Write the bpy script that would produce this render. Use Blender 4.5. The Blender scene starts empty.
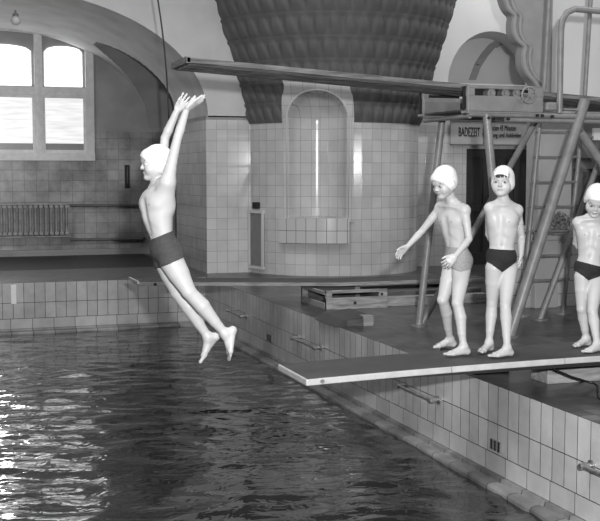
import bpy, bmesh, math, random
import numpy as np
from mathutils import Vector, Matrix
random.seed(7)
S = bpy.context.scene
COL = S.collection
PI = math.pi

# ------------------------------------------------------------------ camera
F = 1100.0
YAW = math.radians(18.8)
PITCH = math.atan(88 / F)
CAMP = Vector((0, 0, 1.555))
HD = Vector((math.sin(YAW), math.cos(YAW), 0))          # level view direction
RT = Vector((math.cos(YAW), -math.sin(YAW), 0))         # right
FW = HD * math.cos(PITCH) + Vector((0, 0, -math.sin(PITCH)))
UP = RT.cross(FW)
cam_d = bpy.data.cameras.new('camera')
cam = bpy.data.objects.new('camera', cam_d)
COL.objects.link(cam)
cam_d.sensor_width = 36
cam_d.lens = 36 * F / 600
cam_d.clip_end = 200
cam.matrix_world = Matrix.Translation(CAMP) @ Matrix((RT, UP, -FW)).transposed().to_4x4()
S.camera = cam

def ray(px, py):
    return FW + RT * ((px - 300) / F) + UP * ((260.5 - py) / F)
def Pz(px, py, z):
    d = ray(px, py); return CAMP + d * ((z - CAMP.z) / d.z)
def Py(px, py, y):
    d = ray(px, py); return CAMP + d * (y / d.y)
def Px(px, py, x):
    d = ray(px, py); return CAMP + d * (x / d.x)
def Pd(px, py, dh):
    d = ray(px, py); return CAMP + d * (dh / d.dot(HD))

# --------------------------------------------------------------- materials
def newmat(name):
    m = bpy.data.materials.new(name); m.use_nodes = True
    nt = m.node_tree
    b = nt.nodes['Principled BSDF']
    return m, nt, b
def g(v): return (v, v, v, 1)
def mat(name, v, rough=.6, var=0.0, scale=8, bump=0.0, bscale=60, spec=.5, metal=0, stretch=None, sss=0):
    m, nt, b = newmat(name)
    b.inputs['Base Color'].default_value = g(v)
    b.inputs['Roughness'].default_value = rough
    b.inputs['Specular IOR Level'].default_value = spec
    b.inputs['Metallic'].default_value = metal
    tc = nt.nodes.new('ShaderNodeTexCoord')
    src = tc.outputs['Object']
    if stretch:
        mp = nt.nodes.new('ShaderNodeMapping'); mp.inputs['Scale'].default_value = stretch
        nt.links.new(src, mp.inputs['Vector']); src = mp.outputs['Vector']
    if var:
        n = nt.nodes.new('ShaderNodeTexNoise'); n.inputs['Scale'].default_value = scale
        n.inputs['Detail'].default_value = 6
        nt.links.new(src, n.inputs['Vector'])
        r = nt.nodes.new('ShaderNodeMapRange')
        r.inputs['From Min'].default_value = .3; r.inputs['From Max'].default_value = .7
        r.inputs['To Min'].default_value = v * (1 - var); r.inputs['To Max'].default_value = v * (1 + var)
        nt.links.new(n.outputs['Fac'], r.inputs['Value'])
        nt.links.new(r.outputs['Result'], b.inputs['Base Color'])
    if bump:
        n2 = nt.nodes.new('ShaderNodeTexNoise'); n2.inputs['Scale'].default_value = bscale
        n2.inputs['Detail'].default_value = 4
        nt.links.new(src, n2.inputs['Vector'])
        bp = nt.nodes.new('ShaderNodeBump'); bp.inputs['Strength'].default_value = bump
        bp.inputs['Distance'].default_value = .01
        nt.links.new(n2.outputs['Fac'], bp.inputs['Height'])
        nt.links.new(bp.outputs['Normal'], b.inputs['Normal'])
    return m
def tile(name, v, w, h, gap=.006, vg=None, rough=.2, var=.12, bump=.4, wear=.0, spec=.5):
    """glazed tiles laid in a straight grid over UVs given in metres"""
    m, nt, b = newmat(name)
    uv = nt.nodes.new('ShaderNodeUVMap')
    br = nt.nodes.new('ShaderNodeTexBrick')
    br.offset = 0; br.squash = 1
    br.inputs['Scale'].default_value = 1
    br.inputs['Brick Width'].default_value = w
    br.inputs['Row Height'].default_value = h
    br.inputs['Mortar Size'].default_value = gap / 2
    br.inputs['Mortar Smooth'].default_value = .15
    br.inputs['Color1'].default_value = g(v * (1 - var))
    br.inputs['Color2'].default_value = g(v * (1 + var))
    br.inputs['Mortar'].default_value = g(v * .25 if vg is None else vg)
    nt.links.new(uv.outputs['UV'], br.inputs['Vector'])
    col = br.outputs['Color']
    if wear:
        tc = nt.nodes.new('ShaderNodeTexCoord')
        n = nt.nodes.new('ShaderNodeTexNoise'); n.inputs['Scale'].default_value = 1.6; n.inputs['Detail'].default_value = 8
        n.inputs['Roughness'].default_value = .65
        nt.links.new(tc.outputs['Object'], n.inputs['Vector'])
        r = nt.nodes.new('ShaderNodeMapRange')
        r.inputs['From Min'].default_value = .35; r.inputs['From Max'].default_value = .65
        r.inputs['To Min'].default_value = 1 - wear; r.inputs['To Max'].default_value = 1 + wear * .5
        nt.links.new(n.outputs['Fac'], r.inputs['Value'])
        mx = nt.nodes.new('ShaderNodeVectorMath'); mx.operation = 'SCALE'
        nt.links.new(col, mx.inputs[0]); nt.links.new(r.outputs['Result'], mx.inputs['Scale'])
        col = mx.outputs['Vector']
    nt.links.new(col, b.inputs['Base Color'])
    b.inputs['Roughness'].default_value = rough
    b.inputs['Specular IOR Level'].default_value = spec
    bp = nt.nodes.new('ShaderNodeBump'); bp.inputs['Strength'].default_value = bump
    bp.inputs['Distance'].default_value = .004; bp.invert = True
    nt.links.new(br.outputs['Fac'], bp.inputs['Height'])
    nt.links.new(bp.outputs['Normal'], b.inputs['Normal'])
    return m
def emit(name, v, e, lines=0):
    m, nt, b = newmat(name)
    b.inputs['Base Color'].default_value = g(v)
    b.inputs['Roughness'].default_value = .3
    b.inputs['Emission Color'].default_value = g(1)
    b.inputs['Emission Strength'].default_value = e
    if lines:
        tc = nt.nodes.new('ShaderNodeTexCoord')
        mp = nt.nodes.new('ShaderNodeMapping'); mp.inputs['Scale'].default_value = (.25, 1, 3)
        nt.links.new(tc.outputs['Object'], mp.inputs['Vector'])
        n = nt.nodes.new('ShaderNodeTexNoise'); n.inputs['Scale'].default_value = 9; n.inputs['Detail'].default_value = 3
        nt.links.new(mp.outputs['Vector'], n.inputs['Vector'])
        r = nt.nodes.new('ShaderNodeMapRange'); r.inputs['From Min'].default_value = .3; r.inputs['From Max'].default_value = .7
        r.inputs['To Min'].default_value = e * .8; r.inputs['To Max'].default_value = e * 1.15
        nt.links.new(n.outputs['Fac'], r.inputs['Value']); nt.links.new(r.outputs['Result'], b.inputs['Emission Strength'])
    return m

M = {}
M['pool1'] = tile('pool tiles top course', .42, .148, .285, .007, .03, .22, .1, .5, .25)
M['pool2'] = tile('pool tiles second course', .41, .148, .225, .007, .03, .22, .1, .5, .25)
M['pool3'] = tile('pool tiles wide course', .41, .30, .145, .007, .03, .3, .12, .5, .25)
M['ledge'] = mat('worn stone ledge', .26, .5, .4, 14, .6, 40)
M['ledge_front'] = tile('ledge stones', .2, .30, .3, .012, .04, .4, .3, .6, .6)
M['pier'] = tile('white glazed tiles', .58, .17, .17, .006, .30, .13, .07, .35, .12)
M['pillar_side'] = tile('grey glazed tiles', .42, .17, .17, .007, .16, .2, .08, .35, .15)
M['bay'] = tile('dull bay tiles', .33, .22, .20, .008, .17, .3, .15, .4, .5)
M['deck'] = tile('dark deck tiles', .08, .15, .15, .008, .03, .3, .35, .6, .6)
M['alcove'] = mat('dark bay floor', .028, .5, .3, 6, .2)  # one dark tone over the bay floor strip
M['deck_back'] = mat('wet grey stone floor', .13, .4, .3, 5, .3, 30)
M['plaster'] = mat('pale plaster', .56, .8, .1, 1.5, .15, 30)
M['plaster_white'] = mat('white plaster', .60, .8, .06, 1.2, .1, 30)
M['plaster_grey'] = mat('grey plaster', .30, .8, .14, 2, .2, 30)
M['plaster_dark'] = mat('dark grey plaster', .33, .8, .16, 2, .25, 30)
M['vault'] = mat('grey vault plaster', .55, .75, .14, 2, .2, 25)
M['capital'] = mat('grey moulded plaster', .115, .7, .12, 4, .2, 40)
M['frame'] = mat('grey painted window wood', .70, .5, .1, 10, .2)
M['pane'] = emit('frosted daylight pane', .3, 2.0, 1)
M['pane_low'] = emit('frosted lower pane', .3, .80, 1)
M['console'] = mat('grey console plaster', .27, .7, .1, 6, .15, 40)
M['pane_dim'] = mat('dim upper glazing', .26, .3, .1, 4)
M['steel'] = mat('grey painted steel', .20, .38, .18, 9, .25, 50)
M['steel_l'] = mat('light grey painted steel', .20, .38, .15, 9, .25, 50)
M['rung'] = mat('dull grey steel', .15, .4, .2, 15, .2)
M['chrome'] = mat('worn nickel plated metal', .30, .38, .3, 20, .2, 40, .5, .8)
M['dark'] = mat('almost black', .012, .6)
M['door'] = mat('dark varnished door wood', .035, .35, .4, 3, .2, 20, stretch=(4, 4, .4))
M['board_top'] = mat('dark coconut matting', .055, .6, .25, 6, .8, 260)
M['board_edge'] = mat('pale board edge', .44, .45, .12, 12, .2)
M['board_under'] = mat('dark board underside', .075, .6, .7, 9, .6, 30, stretch=(.35, 5, 5))  # underside toned darker than the board side
M['board_side'] = mat('weathered board side', .15, .6, .6, 9, .8, 30, stretch=(.4, 5, 5))
M['wood'] = mat('rough grey timber', .26, .7, .4, 8, .7, 40, stretch=(.5, 4, 4))
M['wood_d'] = mat('dark damp timber', .07, .6, .5, 8, .6, 40, stretch=(.5, 4, 4))
M['radiator'] = mat('grey radiator paint', .27, .45, .25, 8, .2)
M['pipe'] = mat('grey pipe paint', .14, .5, .2, 8)
M['panel'] = mat('grey wooden panel', .13, .5, .2, 5, .3, 20)
M['sign'] = mat('grey enamel sign', .42, .4, .05, 4)
M['letters'] = mat('black sign paint', .015, .5)
M['sponge'] = mat('matted dark brushwood', .12, .9, .7, 30, 1, 80)
M['rubber'] = mat('black rubber', .01, .4)
M['globe'] = mat('white glass globe', .6, .15)
M['capcloth'] = mat('white rubber cap', .72, .45, .04, 20, .35, 45)
M['trunk_dark'] = mat('black knitted cloth', .012, .8, .2, 60, .5, 300)
M['trunk_grey'] = mat('dark grey knitted cloth', .05, .8, .2, 60, .5, 300)
M['trunk_light'] = mat('thin light grey cloth', .27, .7, .15, 60, .4, 200)
M['trim'] = mat('white piping', .5, .6)
M['hair'] = mat('dark hair', .02, .5, .5, 60, .6, 120)

# ------------------------------------------------------------- mesh helper
class MB:
    def __init__(s): s.v = []; s.f = []; s.uv = []; s.mi = []
    def quad(s, pts, uvs=None, mi=0):
        n = len(s.v); s.v += [tuple(p) for p in pts]; s.f.append(tuple(range(n, n + len(pts))))
        s.uv.append(uvs or [(0, 0)] * len(pts)); s.mi.append(mi)
    def box(s, lo, hi, mi=0):
        """axis-aligned box with metric UVs"""
        x0, y0, z0 = lo; x1, y1, z1 = hi
        fs = [([(x0,y0,z0),(x1,y0,z0),(x1,y0,z1),(x0,y0,z1)], (0,2)), ([(x1,y1,z0),(x0,y1,z0),(x0,y1,z1),(x1,y1,z1)], (0,2)),
              ([(x1,y0,z0),(x1,y1,z0),(x1,y1,z1),(x1,y0,z1)], (1,2)), ([(x0,y1,z0),(x0,y0,z0),(x0,y0,z1),(x0,y1,z1)], (1,2)),
              ([(x0,y0,z1),(x1,y0,z1),(x1,y1,z1),(x0,y1,z1)], (0,1)), ([(x0,y1,z0),(x1,y1,z0),(x1,y0,z0),(x0,y0,z0)], (0,1))]
        for p, (a, b) in fs: s.quad(p, [(q[a], q[b]) for q in p], mi)
        return s
    def obox(s, o, ax, ay, az, mi=0):
        """box from a corner and three edge vectors"""
        o = Vector(o); ax = Vector(ax); ay = Vector(ay); az = Vector(az)
        c = [o, o+ax, o+ax+ay, o+ay, o+az, o+ax+az, o+ax+ay+az, o+ay+az]
        for f in [(0,3,2,1),(4,5,6,7),(0,1,5,4),(1,2,6,5),(2,3,7,6),(3,0,4,7)]:
            s.quad([c[i] for i in f], None, mi)
        return s
    def tube(s, pts, r, n=12, mi=0, cap=True):
        pts = [Vector(p) for p in pts]
        rs = r if isinstance(r, (list, tuple)) else [r] * len(pts)
        base = len(s.v); prev = None
        for i, p in enumerate(pts):
            t = (pts[min(i+1, len(pts)-1)] - pts[max(i-1, 0)]).normalized()
            if prev is None:
                a = t.orthogonal().normalized()
            else:
                a = (prev - t * prev.dot(t)).normalized()
            prev = a; b = t.cross(a)
            for k in range(n):
                an = 2*PI*k/n
                s.v.append(tuple(p + (a*math.cos(an) + b*math.sin(an)) * rs[i]))
        for i in range(len(pts)-1):
            for k in range(n):
                k2 = (k+1) % n
                s.f.append((base+i*n+k, base+i*n+k2, base+(i+1)*n+k2, base+(i+1)*n+k)); s.uv.append([(0,0)]*4); s.mi.append(mi)
        if cap:
            s.f.append(tuple(base+k for k in reversed(range(n)))); s.uv.append([(0,0)]*n); s.mi.append(mi)
            e = base+(len(pts)-1)*n
            s.f.append(tuple(e+k for k in range(n))); s.uv.append([(0,0)]*n); s.mi.append(mi)
        return s
    def prism(s, poly, axis_vec, mi=0):
        """poly = list of Vectors; extruded by axis_vec"""
        a = [Vector(p) for p in poly]; d = Vector(axis_vec); b = [p + d for p in a]
        s.quad(list(reversed(a)), None, mi); s.quad(b, None, mi)
        for i in range(len(a)):
            j = (i+1) % len(a); s.quad([a[i], a[j], b[j], b[i]], None, mi)
        return s
    def build(s, name, mats, parent=None, smooth=False, bevel=0, merge=True, autos=None):
        me = bpy.data.meshes.new(name)
        me.from_pydata(s.v, [], s.f)
        for m in (mats if isinstance(mats, (list, tuple)) else [mats]): me.materials.append(m)
        uvl = me.uv_layers.new(name='UVMap'); k = 0
        flat = [c for u in s.uv for c in u]
        for i, c in enumerate(flat): uvl.data[i].uv = c
        for p, mi in zip(me.polygons, s.mi): p.material_index = mi
        if merge:
            bm = bmesh.new(); bm.from_mesh(me)
            bmesh.ops.remove_doubles(bm, verts=bm.verts, dist=1e-5)
            bmesh.ops.recalc_face_normals(bm, faces=bm.faces)
            bm.to_mesh(me); bm.free()
        o = bpy.data.objects.new(name, me); COL.objects.link(o)
        if parent: o.parent = parent; o.matrix_parent_inverse = parent.matrix_world.inverted()
        if smooth:
            for p in me.polygons: p.use_smooth = True
            if autos: me.set_sharp_from_angle(angle=math.radians(autos))
        if bevel:
            bv = o.modifiers.new('bevel', 'BEVEL'); bv.width = bevel; bv.segments = 2; bv.limit_method = 'ANGLE'
        return o
def tag(o, label=None, cat=None, group=None, kind=None):
    if label: o['label'] = label
    if cat: o['category'] = cat
    if group: o['group'] = group
    if kind: o['kind'] = kind
    return o
def struct(o): o['kind'] = 'structure'; return o
def empty(name, loc, label, cat, group=None):
    e = bpy.data.objects.new(name, None); COL.objects.link(e); e.location = loc
    e.empty_display_size = .1
    e.matrix_world = Matrix.Translation(Vector(loc))
    return tag(e, label, cat, group)

# ============================================================ THE SETTING
X0, YB, YF, YW = 3.93, 15.92, 16.46, 21.1      # pool side, pool end, pillar front, bay wall
ZW = -.715                                       # water level
# deck
mb = MB()
mb.box((X0, -4, -.3), (13, YF + .0, 0), 0)
mb.box((-7, YB, -.3), (X0, 17.95, 0), 1)
mb.box((X0, YF, -.3), (13, YW + .5, 0), 0)
mb.box((-7, 17.95, -.3), (X0, YW + .5, -.0), 2)
struct(mb.build('floor', [M['deck'], M['deck_back'], M['alcove']], merge=False))
# pool walls with three tile courses, stone ledge at the water line
def pool_wall(name, a, b, nrm):
    a = Vector(a); b = Vector(b); L = (b - a).length; nrm = Vector(nrm)
    mb = MB(); z = 0; n = 40
    for mi, h in enumerate((.285, .225, .145)):
        for i in range(n):
            p, q = a.lerp(b, i/n), a.lerp(b, (i+1)/n)
            u0, u1 = L*i/n, L*(i+1)/n
            mb.quad([p+Vector((0,0,-z-h)), q+Vector((0,0,-z-h)), q+Vector((0,0,-z)), p+Vector((0,0,-z))],
                    [(u0, 0), (u1, 0), (u1, h), (u0, h)], mi)
        z += h
    # rounded stone ledge
    prof = [(0, -.655), (.035, -.652), (.04, -.680), (.055, -.684), (.07, -.672), (.12, -.674), (.142, -.680), (.15, -.695), (.15, -1.9)]
    for j in range(len(prof)-1):
        (d0, z0), (d1, z1) = prof[j], prof[j+1]
        for i in range(n):
            p, q = a.lerp(b, i/n), a.lerp(b, (i+1)/n)
            u0, u1 = L*i/n, L*(i+1)/n
            mb.quad([p+nrm*d1+Vector((0,0,z1)), q+nrm*d1+Vector((0,0,z1)), q+nrm*d0+Vector((0,0,z0)), p+nrm*d0+Vector((0,0,z0))],
                    [(u0, .01+j*.03), (u1, .01+j*.03), (u1, .04+j*.03), (u0, .04+j*.03)], 3)
    # backing so the wall has thickness
    for k, (o_, zz) in enumerate(((-.0, 0),)):
        pass
    return struct(mb.build(name, [M['pool1'], M['pool2'], M['pool3'], M['ledge_front']], merge=False))
e = .004
pool_wall('wall_pool_right', (X0 - e, YB, .001), (X0 - e, -4, .001), (-1, 0, 0))
pool_wall('wall_pool_end', (-7, YB - e, .001), (X0, YB - e, .001), (0, -1, 0))
mb = MB(); mb.box((-7, -4, -2.2), (X0, YB, -2.1)); struct(mb.build('floor_pool', M['deck_back']))

# room shell
H = 6.6
mb = MB(); mb.box((-7.2, -4.3, -2.2), (-7, YW + .5, H)); struct(mb.build('wall_left', M['plaster_grey']))
mb = MB(); mb.box((13, -4.3, -.3), (13.2, YW + .5, H)); struct(mb.build('wall_right', M['plaster_grey']))
mb = MB(); mb.box((-7, -4.3, -2.2), (13, -4.1, H)); struct(mb.build('wall_near', M['plaster_dark']))
mb = MB(); mb.box((-7.2, -4.3, H), (13.2, YW + .5, H + .2)); struct(mb.build('ceiling', M['plaster']))

# window bay: barrel vault cut into the end masonry
SPR = 2.4; VX, VA, VB = 1.2, 2.92, 1.78
def vz(x):
    t = (x - VX) / VA
    return SPR + VB * math.sqrt(max(0, 1 - t*t)) if abs(t) < 1 else SPR
# front face above the arch, from the left wall over to the pier and beyond
mb = MB(); n = 64
xs = [VX + VA * math.cos(PI - PI*i/n) for i in range(n+1)]
def face(y, pts_lo, top, mi, flip=False):
    for (xa, za), (xb, zb) in zip(pts_lo[:-1], pts_lo[1:]):
        mb.quad([(xa, y, za), (xb, y, zb), (xb, y, top), (xa, y, top)], [(xa, za), (xb, zb), (xb, top), (xa, top)], mi)
face(YF, [(x, vz(x)) for x in xs], H, 0)
mb.quad([(-7, YF, SPR), (xs[0], YF, SPR), (xs[0], YF, H), (-7, YF, H)], None, 0)
mb.quad([(xs[-1], YF, SPR), (5.1, YF, SPR), (5.1, YF, H), (xs[-1], YF, H)], None, 0)
struct(mb.build('wall_end', [M['plaster'], M['vault'], M['plaster_grey']]))
mb = MB()
# soffit, with the side vault cut through between YL0 and YL1
YL0, YL1, LH = 18.6, YW, 1.45
def lat(y):                                    # height of the crossing vault at depth y
    t = (y - (YL0+YL1)/2) / ((YL1-YL0)/2)
    return SPR + LH * math.sqrt(max(0, 1 - t*t)) if abs(t) < 1 else -1
ny = 72
ys = [YF + (YW - YF) * j/ny for j in range(ny+1)]
fine = [VX + VA * math.cos(PI - PI*i/160) for i in range(161)]
for i in range(160):
    for j in range(ny):
        xa, xb, ya, yb = fine[i], fine[i+1], ys[j], ys[j+1]
        xm, ym = (xa+xb)/2, (ya+yb)/2
        if vz(xm) < lat(ym): continue          # open to the side vault
        mb.quad([(xa, ya, vz(xa)), (xb, ya, vz(xb)), (xb, yb, vz(xb)), (xa, yb, vz(xa))], None, 1)
# crossing vault surface on the right side and left side
for side in (1, -1):
    for j in range(ny):
        ya, yb = ys[j], ys[j+1]
        if lat((ya+yb)/2) < 0: continue
        za, zb = max(SPR, lat(ya)), max(SPR, lat(yb))
        def xin(z):
            t = (z - SPR)/VB
            return VX + side * VA * math.sqrt(max(0, 1 - t*t))
        xo = VX + side * (VA + 2.5)
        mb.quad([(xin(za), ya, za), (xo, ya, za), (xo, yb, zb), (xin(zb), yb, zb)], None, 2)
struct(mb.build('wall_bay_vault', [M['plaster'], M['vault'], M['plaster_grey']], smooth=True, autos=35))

# pillar between the bay and the round pier (tile below, plaster band on top)
mb = MB()
xp0, xp1 = 4.09, 5.15
mb.quad([(xp0, YF, 0), (xp1, YF, 0), (xp1, YF, 2.36), (xp0, YF, 2.36)], [(xp0, 0), (xp1, 0), (xp1, 2.36), (xp0, 2.36)], 0)
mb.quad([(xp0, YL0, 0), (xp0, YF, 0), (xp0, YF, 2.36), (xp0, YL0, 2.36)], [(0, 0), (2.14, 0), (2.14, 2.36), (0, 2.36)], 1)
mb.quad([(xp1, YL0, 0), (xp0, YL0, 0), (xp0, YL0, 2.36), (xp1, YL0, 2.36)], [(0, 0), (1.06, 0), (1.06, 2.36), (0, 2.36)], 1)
mb.quad([(xp0, YF, 2.36), (xp1, YF, 2.36), (xp1, YF, 2.42), (xp0, YF, 2.42)], None, 2)
mb.quad([(xp0, YL0, 2.36), (xp0, YF, 2.36), (xp0, YF, 2.42), (xp0, YL0, 2.42)], None, 2)
mb.quad([(xp1, YL0, 2.36), (xp0, YL0, 2.36), (xp0, YL0, 2.46), (xp1, YL0, 2.46)], None, 2)
struct(mb.build('wall_bay_pillar', [M['pier'], M['pillar_side'], M['plaster_grey']]))
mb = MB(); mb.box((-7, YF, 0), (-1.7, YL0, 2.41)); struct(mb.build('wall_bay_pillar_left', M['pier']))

# bay end wall, tiled to 2.35 m, plaster above, with the window opening
wx0, wx1 = Py(-96, 100, YW).x, Py(92.5, 100, YW).x
wz0 = Py(50, 159.5, YW).z
wzs, wzt = Py(92, 42, YW).z, Py(-2, 22, YW).z           # springing and crown of the window head
WXC = (wx0 + wx1)/2; WA = (wx1 - wx0)/2
def wtop(x): return wzs + (wzt - wzs) * (1 - ((x - WXC)/WA)**2)
mb = MB(); TL = 2.33
def rect(x0, x1, z0, z1, mi, y=YW):
    mb.quad([(x0, y, z0), (x1, y, z0), (x1, y, z1), (x0, y, z1)], [(x0, z0), (x1, z0), (x1, z1), (x0, z1)], mi)
XR, XL = 7.0, -4.8
rect(XL, XR, 0, wz0, 0)
for a_, b_ in ((XL, wx0), (wx1, XR)):
    rect(a_, b_, wz0, TL, 0); rect(a_, b_, TL, 4.4, 1)
nn = 24
for i in range(nn):
    xa, xb = wx0 + (wx1-wx0)*i/nn, wx0 + (wx1-wx0)*(i+1)/nn
    mb.quad([(xa, YW, wtop(xa)), (xb, YW, wtop(xb)), (xb, YW, 4.4), (xa, YW, 4.4)], None, 1)
struct(mb.build('wall_bay_end', [M['bay'], M['plaster_dark']]))
# skirting step at the wall foot
mb = MB(); mb.box((XL, YW - .12, 0), (XR, YW, .11)); mb.box((XL, YW - .16, 0), (XR, YW-.12, .05)); struct(mb.build('baseboard_bay', M['plaster_grey']))
# passage closing walls
mb = MB(); mb.box((7.0, YL0, 0), (7.1, YW, 4)); mb.box((-4.9, YL0, 0), (-4.8, YW, 4)); mb.box((5.1, YL0-.1, 0), (7, YL0, 4)); struct(mb.build('wall_passage', M['plaster_grey']))

# window: frame, mullions, transom, panes
win = struct(bpy.data.objects.new('window_1', None)); COL.objects.link(win); win.location = (WXC, YW, wz0)
win.matrix_world = Matrix.Translation((WXC, YW, wz0))
def wpart(mb, name, m, **k): return mb.build(name, m, win, **k)
pxm = (Py(482.7/1.0, 0, 1).x if False else 0)
fw = .13
mx = [Py(38.5, 100, YW).x, 2*WXC - Py(38.5, 100, YW).x]
tz = Py(50, 91.5, YW).z
mb = MB(); y0, y1 = YW - .06, YW + .10
mb.box((wx0 - .02, y0, wz0), (wx0 + fw, y1, wzs + .02)); mb.box((wx1 - fw, y0, wz0), (wx1 + .02, y1, wzs + .02))
mb.box((wx0 - .02, y0 - .04, wz0 - .02), (wx1 + .02, y1, wz0 + .12))
for i in range(nn):
    xa, xb = wx0 + (wx1-wx0)*i/nn, wx0 + (wx1-wx0)*(i+1)/nn
    mb.prism([(xa, y0, wtop(xa) - .15), (xb, y0, wtop(xb) - .15), (xb, y0, wtop(xb) + .02), (xa, y0, wtop(xa) + .02)], (0, y1 - y0, 0))
wpart(mb, 'window_frame', M['frame'])
for x in mx:
    mb = MB(); mb.box((x - .07, y0 - .02, wz0 + .1), (x + .07, y1, wtop(x) - .1)); mb.box((x - .025, y0 - .045, wz0 + .1), (x + .025, y0 - .01, wtop(x) - .1))
    wpart(mb, 'mullion', M['frame'])
edges = [wx0 + fw, mx[1], mx[0], wx1 - fw]
for i in range(3):
    xa, xb = edges[i] + (.07 if i else 0), edges[i+1] - (.07 if i < 2 else 0)
    mb = MB(); mb.box((xa, y0 - .01, tz - .07), (xb, y1, tz + .07)); wpart(mb, 'transom', M['frame'])
    # sash rails
    mb = MB()
    for za, zb in ((wz0 + .12, tz - .07),):
        mb.box((xa, y0 + .03, za), (xb, y1, za + .06)); mb.box((xa, y0 + .03, zb - .05), (xb, y1, zb))
        mb.box((xa, y0 + .032, za+.06), (xa + .045, y1, zb-.05)); mb.box((xb - .045, y0 + .032, za+.06), (xb, y1, zb-.05))
    wpart(mb, 'sash', M['frame'])
    # lower pane
    mb = MB(); mb.box((xa + .03, YW + .03, wz0 + .30), (xb - .03, YW + .05, tz - .1)); wpart(mb, 'pane', M['pane_low'])
    mb = MB(); mb.box((xa + .03, YW + .03, wz0 + .16), (xb - .03, YW + .05, wz0 + .30)); wpart(mb, 'pane_foot', M['pane_dim'])
    # upper light with arched bright glass and dim surround
    xc, hw = (xa+xb)/2, (xb-xa)/2 - .05
    zb0 = tz + .10; zs = Py(60, 52, YW).z; zc = Py(60, 46, YW).z
    pts = [(xc - hw, YW + .03, zb0), (xc + hw, YW + .03, zb0)]
    for k in range(13):
        t = 1 - 2*k/12; pts.append((xc + hw*t, YW + .03, zs + (zc - zs)*math.sqrt(max(0, 1 - t*t))))
    mb = MB(); mb.prism([Vector(p) for p in pts], (0, .02, 0)); wpart(mb, 'pane', M['pane'])
    mb = MB(); mb.prism([Vector(p) for p in [(xa, YW + .06, tz), (xb, YW + .06, tz), (xb, YW + .06, wtop(xb) - .08), (xc, YW + .06, wtop(xc) - .08), (xa, YW + .06, wtop(xa) - .08)]], (0, .02, 0))
    wpart(mb, 'upper_glazing', M['pane_dim'])

# ---------------------------------------------------------------- round pier
PC = Vector((6.20, 16.76, 0)); PR = 1.44
th0 = math.atan2(-PC.y, -PC.x)                    # direction towards the pool
def prad(z):                                      # flared capital profile
    pts = [(2.30, 1.44), (2.7, 1.53), (3.1, 1.63), (3.6, 1.79), (4.3, 2.00), (5.2, 2.28), (6.6, 2.7)]
    if z <= pts[0][0]: return pts[0][1]
    for (a, ra), (b, rb) in zip(pts[:-1], pts[1:]):
        if z <= b: return ra + (rb-ra)*(z-a)/(b-a)
    return pts[-1][1]
def ang_of_px(px, R=PR):
    best = None
    for k in range(-900, 901):
        t = th0 + math.radians(k/10)
        p = Vector((PC.x + R*math.cos(t), PC.y + R*math.sin(t), 1.555)) - CAMP
        q = 300 + F * p.dot(RT) / p.dot(HD)
        if best is None or abs(q - px) < best[0]: best = (abs(q-px), t)
    return best[1]
tA, tB = ang_of_px(290.5), ang_of_px(345.5)      # niche edges
tN = (tA+tB)/2; hn = (tB-tA)/2*PR                 # centre, half width along arc
nz0, nzs = .86, 2.31                              # niche foot, springing of its head
ntop = nzs + hn
def niche(t, z):
    s = (t - tN)*PR
    if z < nz0 or abs(s) >= hn: return 0
    if z > nzs:
        rr = math.hypot(s, z - nzs)
        if rr >= hn: return 0
        return .34 * math.sqrt(1 - (rr/hn)**2) + .03
    return .34 * math.sqrt(1 - (s/hn)**2) + .03
mb = MB()
tl = [th0 + math.radians(a) for a in range(-180, -40, 5)]
dn = 70
t_in0, t_in1 = tA - .12, tB + .12
ka = int((th0 - PI)*PR/.17); PH = -.36*.17; tl = [(k_*.17 + PH)/PR for k_ in range(ka, ka + 55)]
tl = sorted(tl + [tN - (hn+.09)/PR, tN + (hn+.09)/PR])
zl = [2.3*i/60 for i in range(61)]
zl = sorted(set([0, .45] + [.8 + i*.015 for i in range(101)] ))
def pp(t, z, R): return (PC.x + R*math.cos(t), PC.y + R*math.sin(t), z)
for i in range(len(tl)-1):
    for j in range(len(zl)-1):
        ta, tb, za, zb = tl[i], tl[i+1], zl[j], zl[j+1]
        if za > nz0 - .03 and abs(((ta+tb)/2 - tN)*PR) < hn + .09: continue
        c = [(ta, za), (tb, za), (tb, zb), (ta, zb)]
        mb.quad([pp(t, z, PR) for t, z in c], [(t*PR - PH, z) for t, z in c], 0)
struct(mb.build('wall_pier', M['pier']))
# raised tiled surround running up into the capital, around the niche head
ztop = 2.99
def sur_w(z):                                     # half width of the surround
    if z < 2.30: return hn + .11
    k = (z - 2.30)/(ztop - 2.30)
    return hn + .11 - .10*k**1.6 if k < .55 else hn + .11 - .10*.55**1.6 - .05*math.sin((k-.55)*7)
mb = MB(); ns, nz = 70, 56
def rs(z): return max(PR + .012, prad(z) + .05)
zz = [nz0 - .04 + (ztop - nz0 + .04)*j/nz for j in range(nz+1)]
for j in range(nz):
    for i in range(ns):
        def sp(i_, z_):
            w = sur_w(z_); s = -w + 2*w*i_/ns; return (tN + s/PR, z_)
        c = [sp(i, zz[j]), sp(i+1, zz[j]), sp(i+1, zz[j+1]), sp(i, zz[j+1])]
        def rr_(t, z): 
            d = niche(t, z)
            return rs(z) - (d + (rs(z) - PR) if d > 0 else 0)
        mb.quad([pp(t, z, rr_(t, z)) for t, z in c], [(t*PR - PH, z) for t, z in c], 0)
    for sgn in (0, ns):                           # side faces
        a, b = sp(sgn, zz[j]), sp(sgn, zz[j+1])
        mb.quad([pp(a[0], a[1], rs(a[1])), pp(b[0], b[1], rs(b[1])), pp(b[0], b[1], 1.3), pp(a[0], a[1], 1.3)], None, 1)
wt = sur_w(ztop)
for i in range(ns):
    a, b = -wt + 2*wt*i/ns, -wt + 2*wt*(i+1)/ns
    mb.quad([pp(tN+a/PR, ztop, rs(ztop)), pp(tN+b/PR, ztop, rs(ztop)), pp(tN+b/PR, ztop, 1.3), pp(tN+a/PR, ztop, 1.3)], None, 1)
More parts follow.
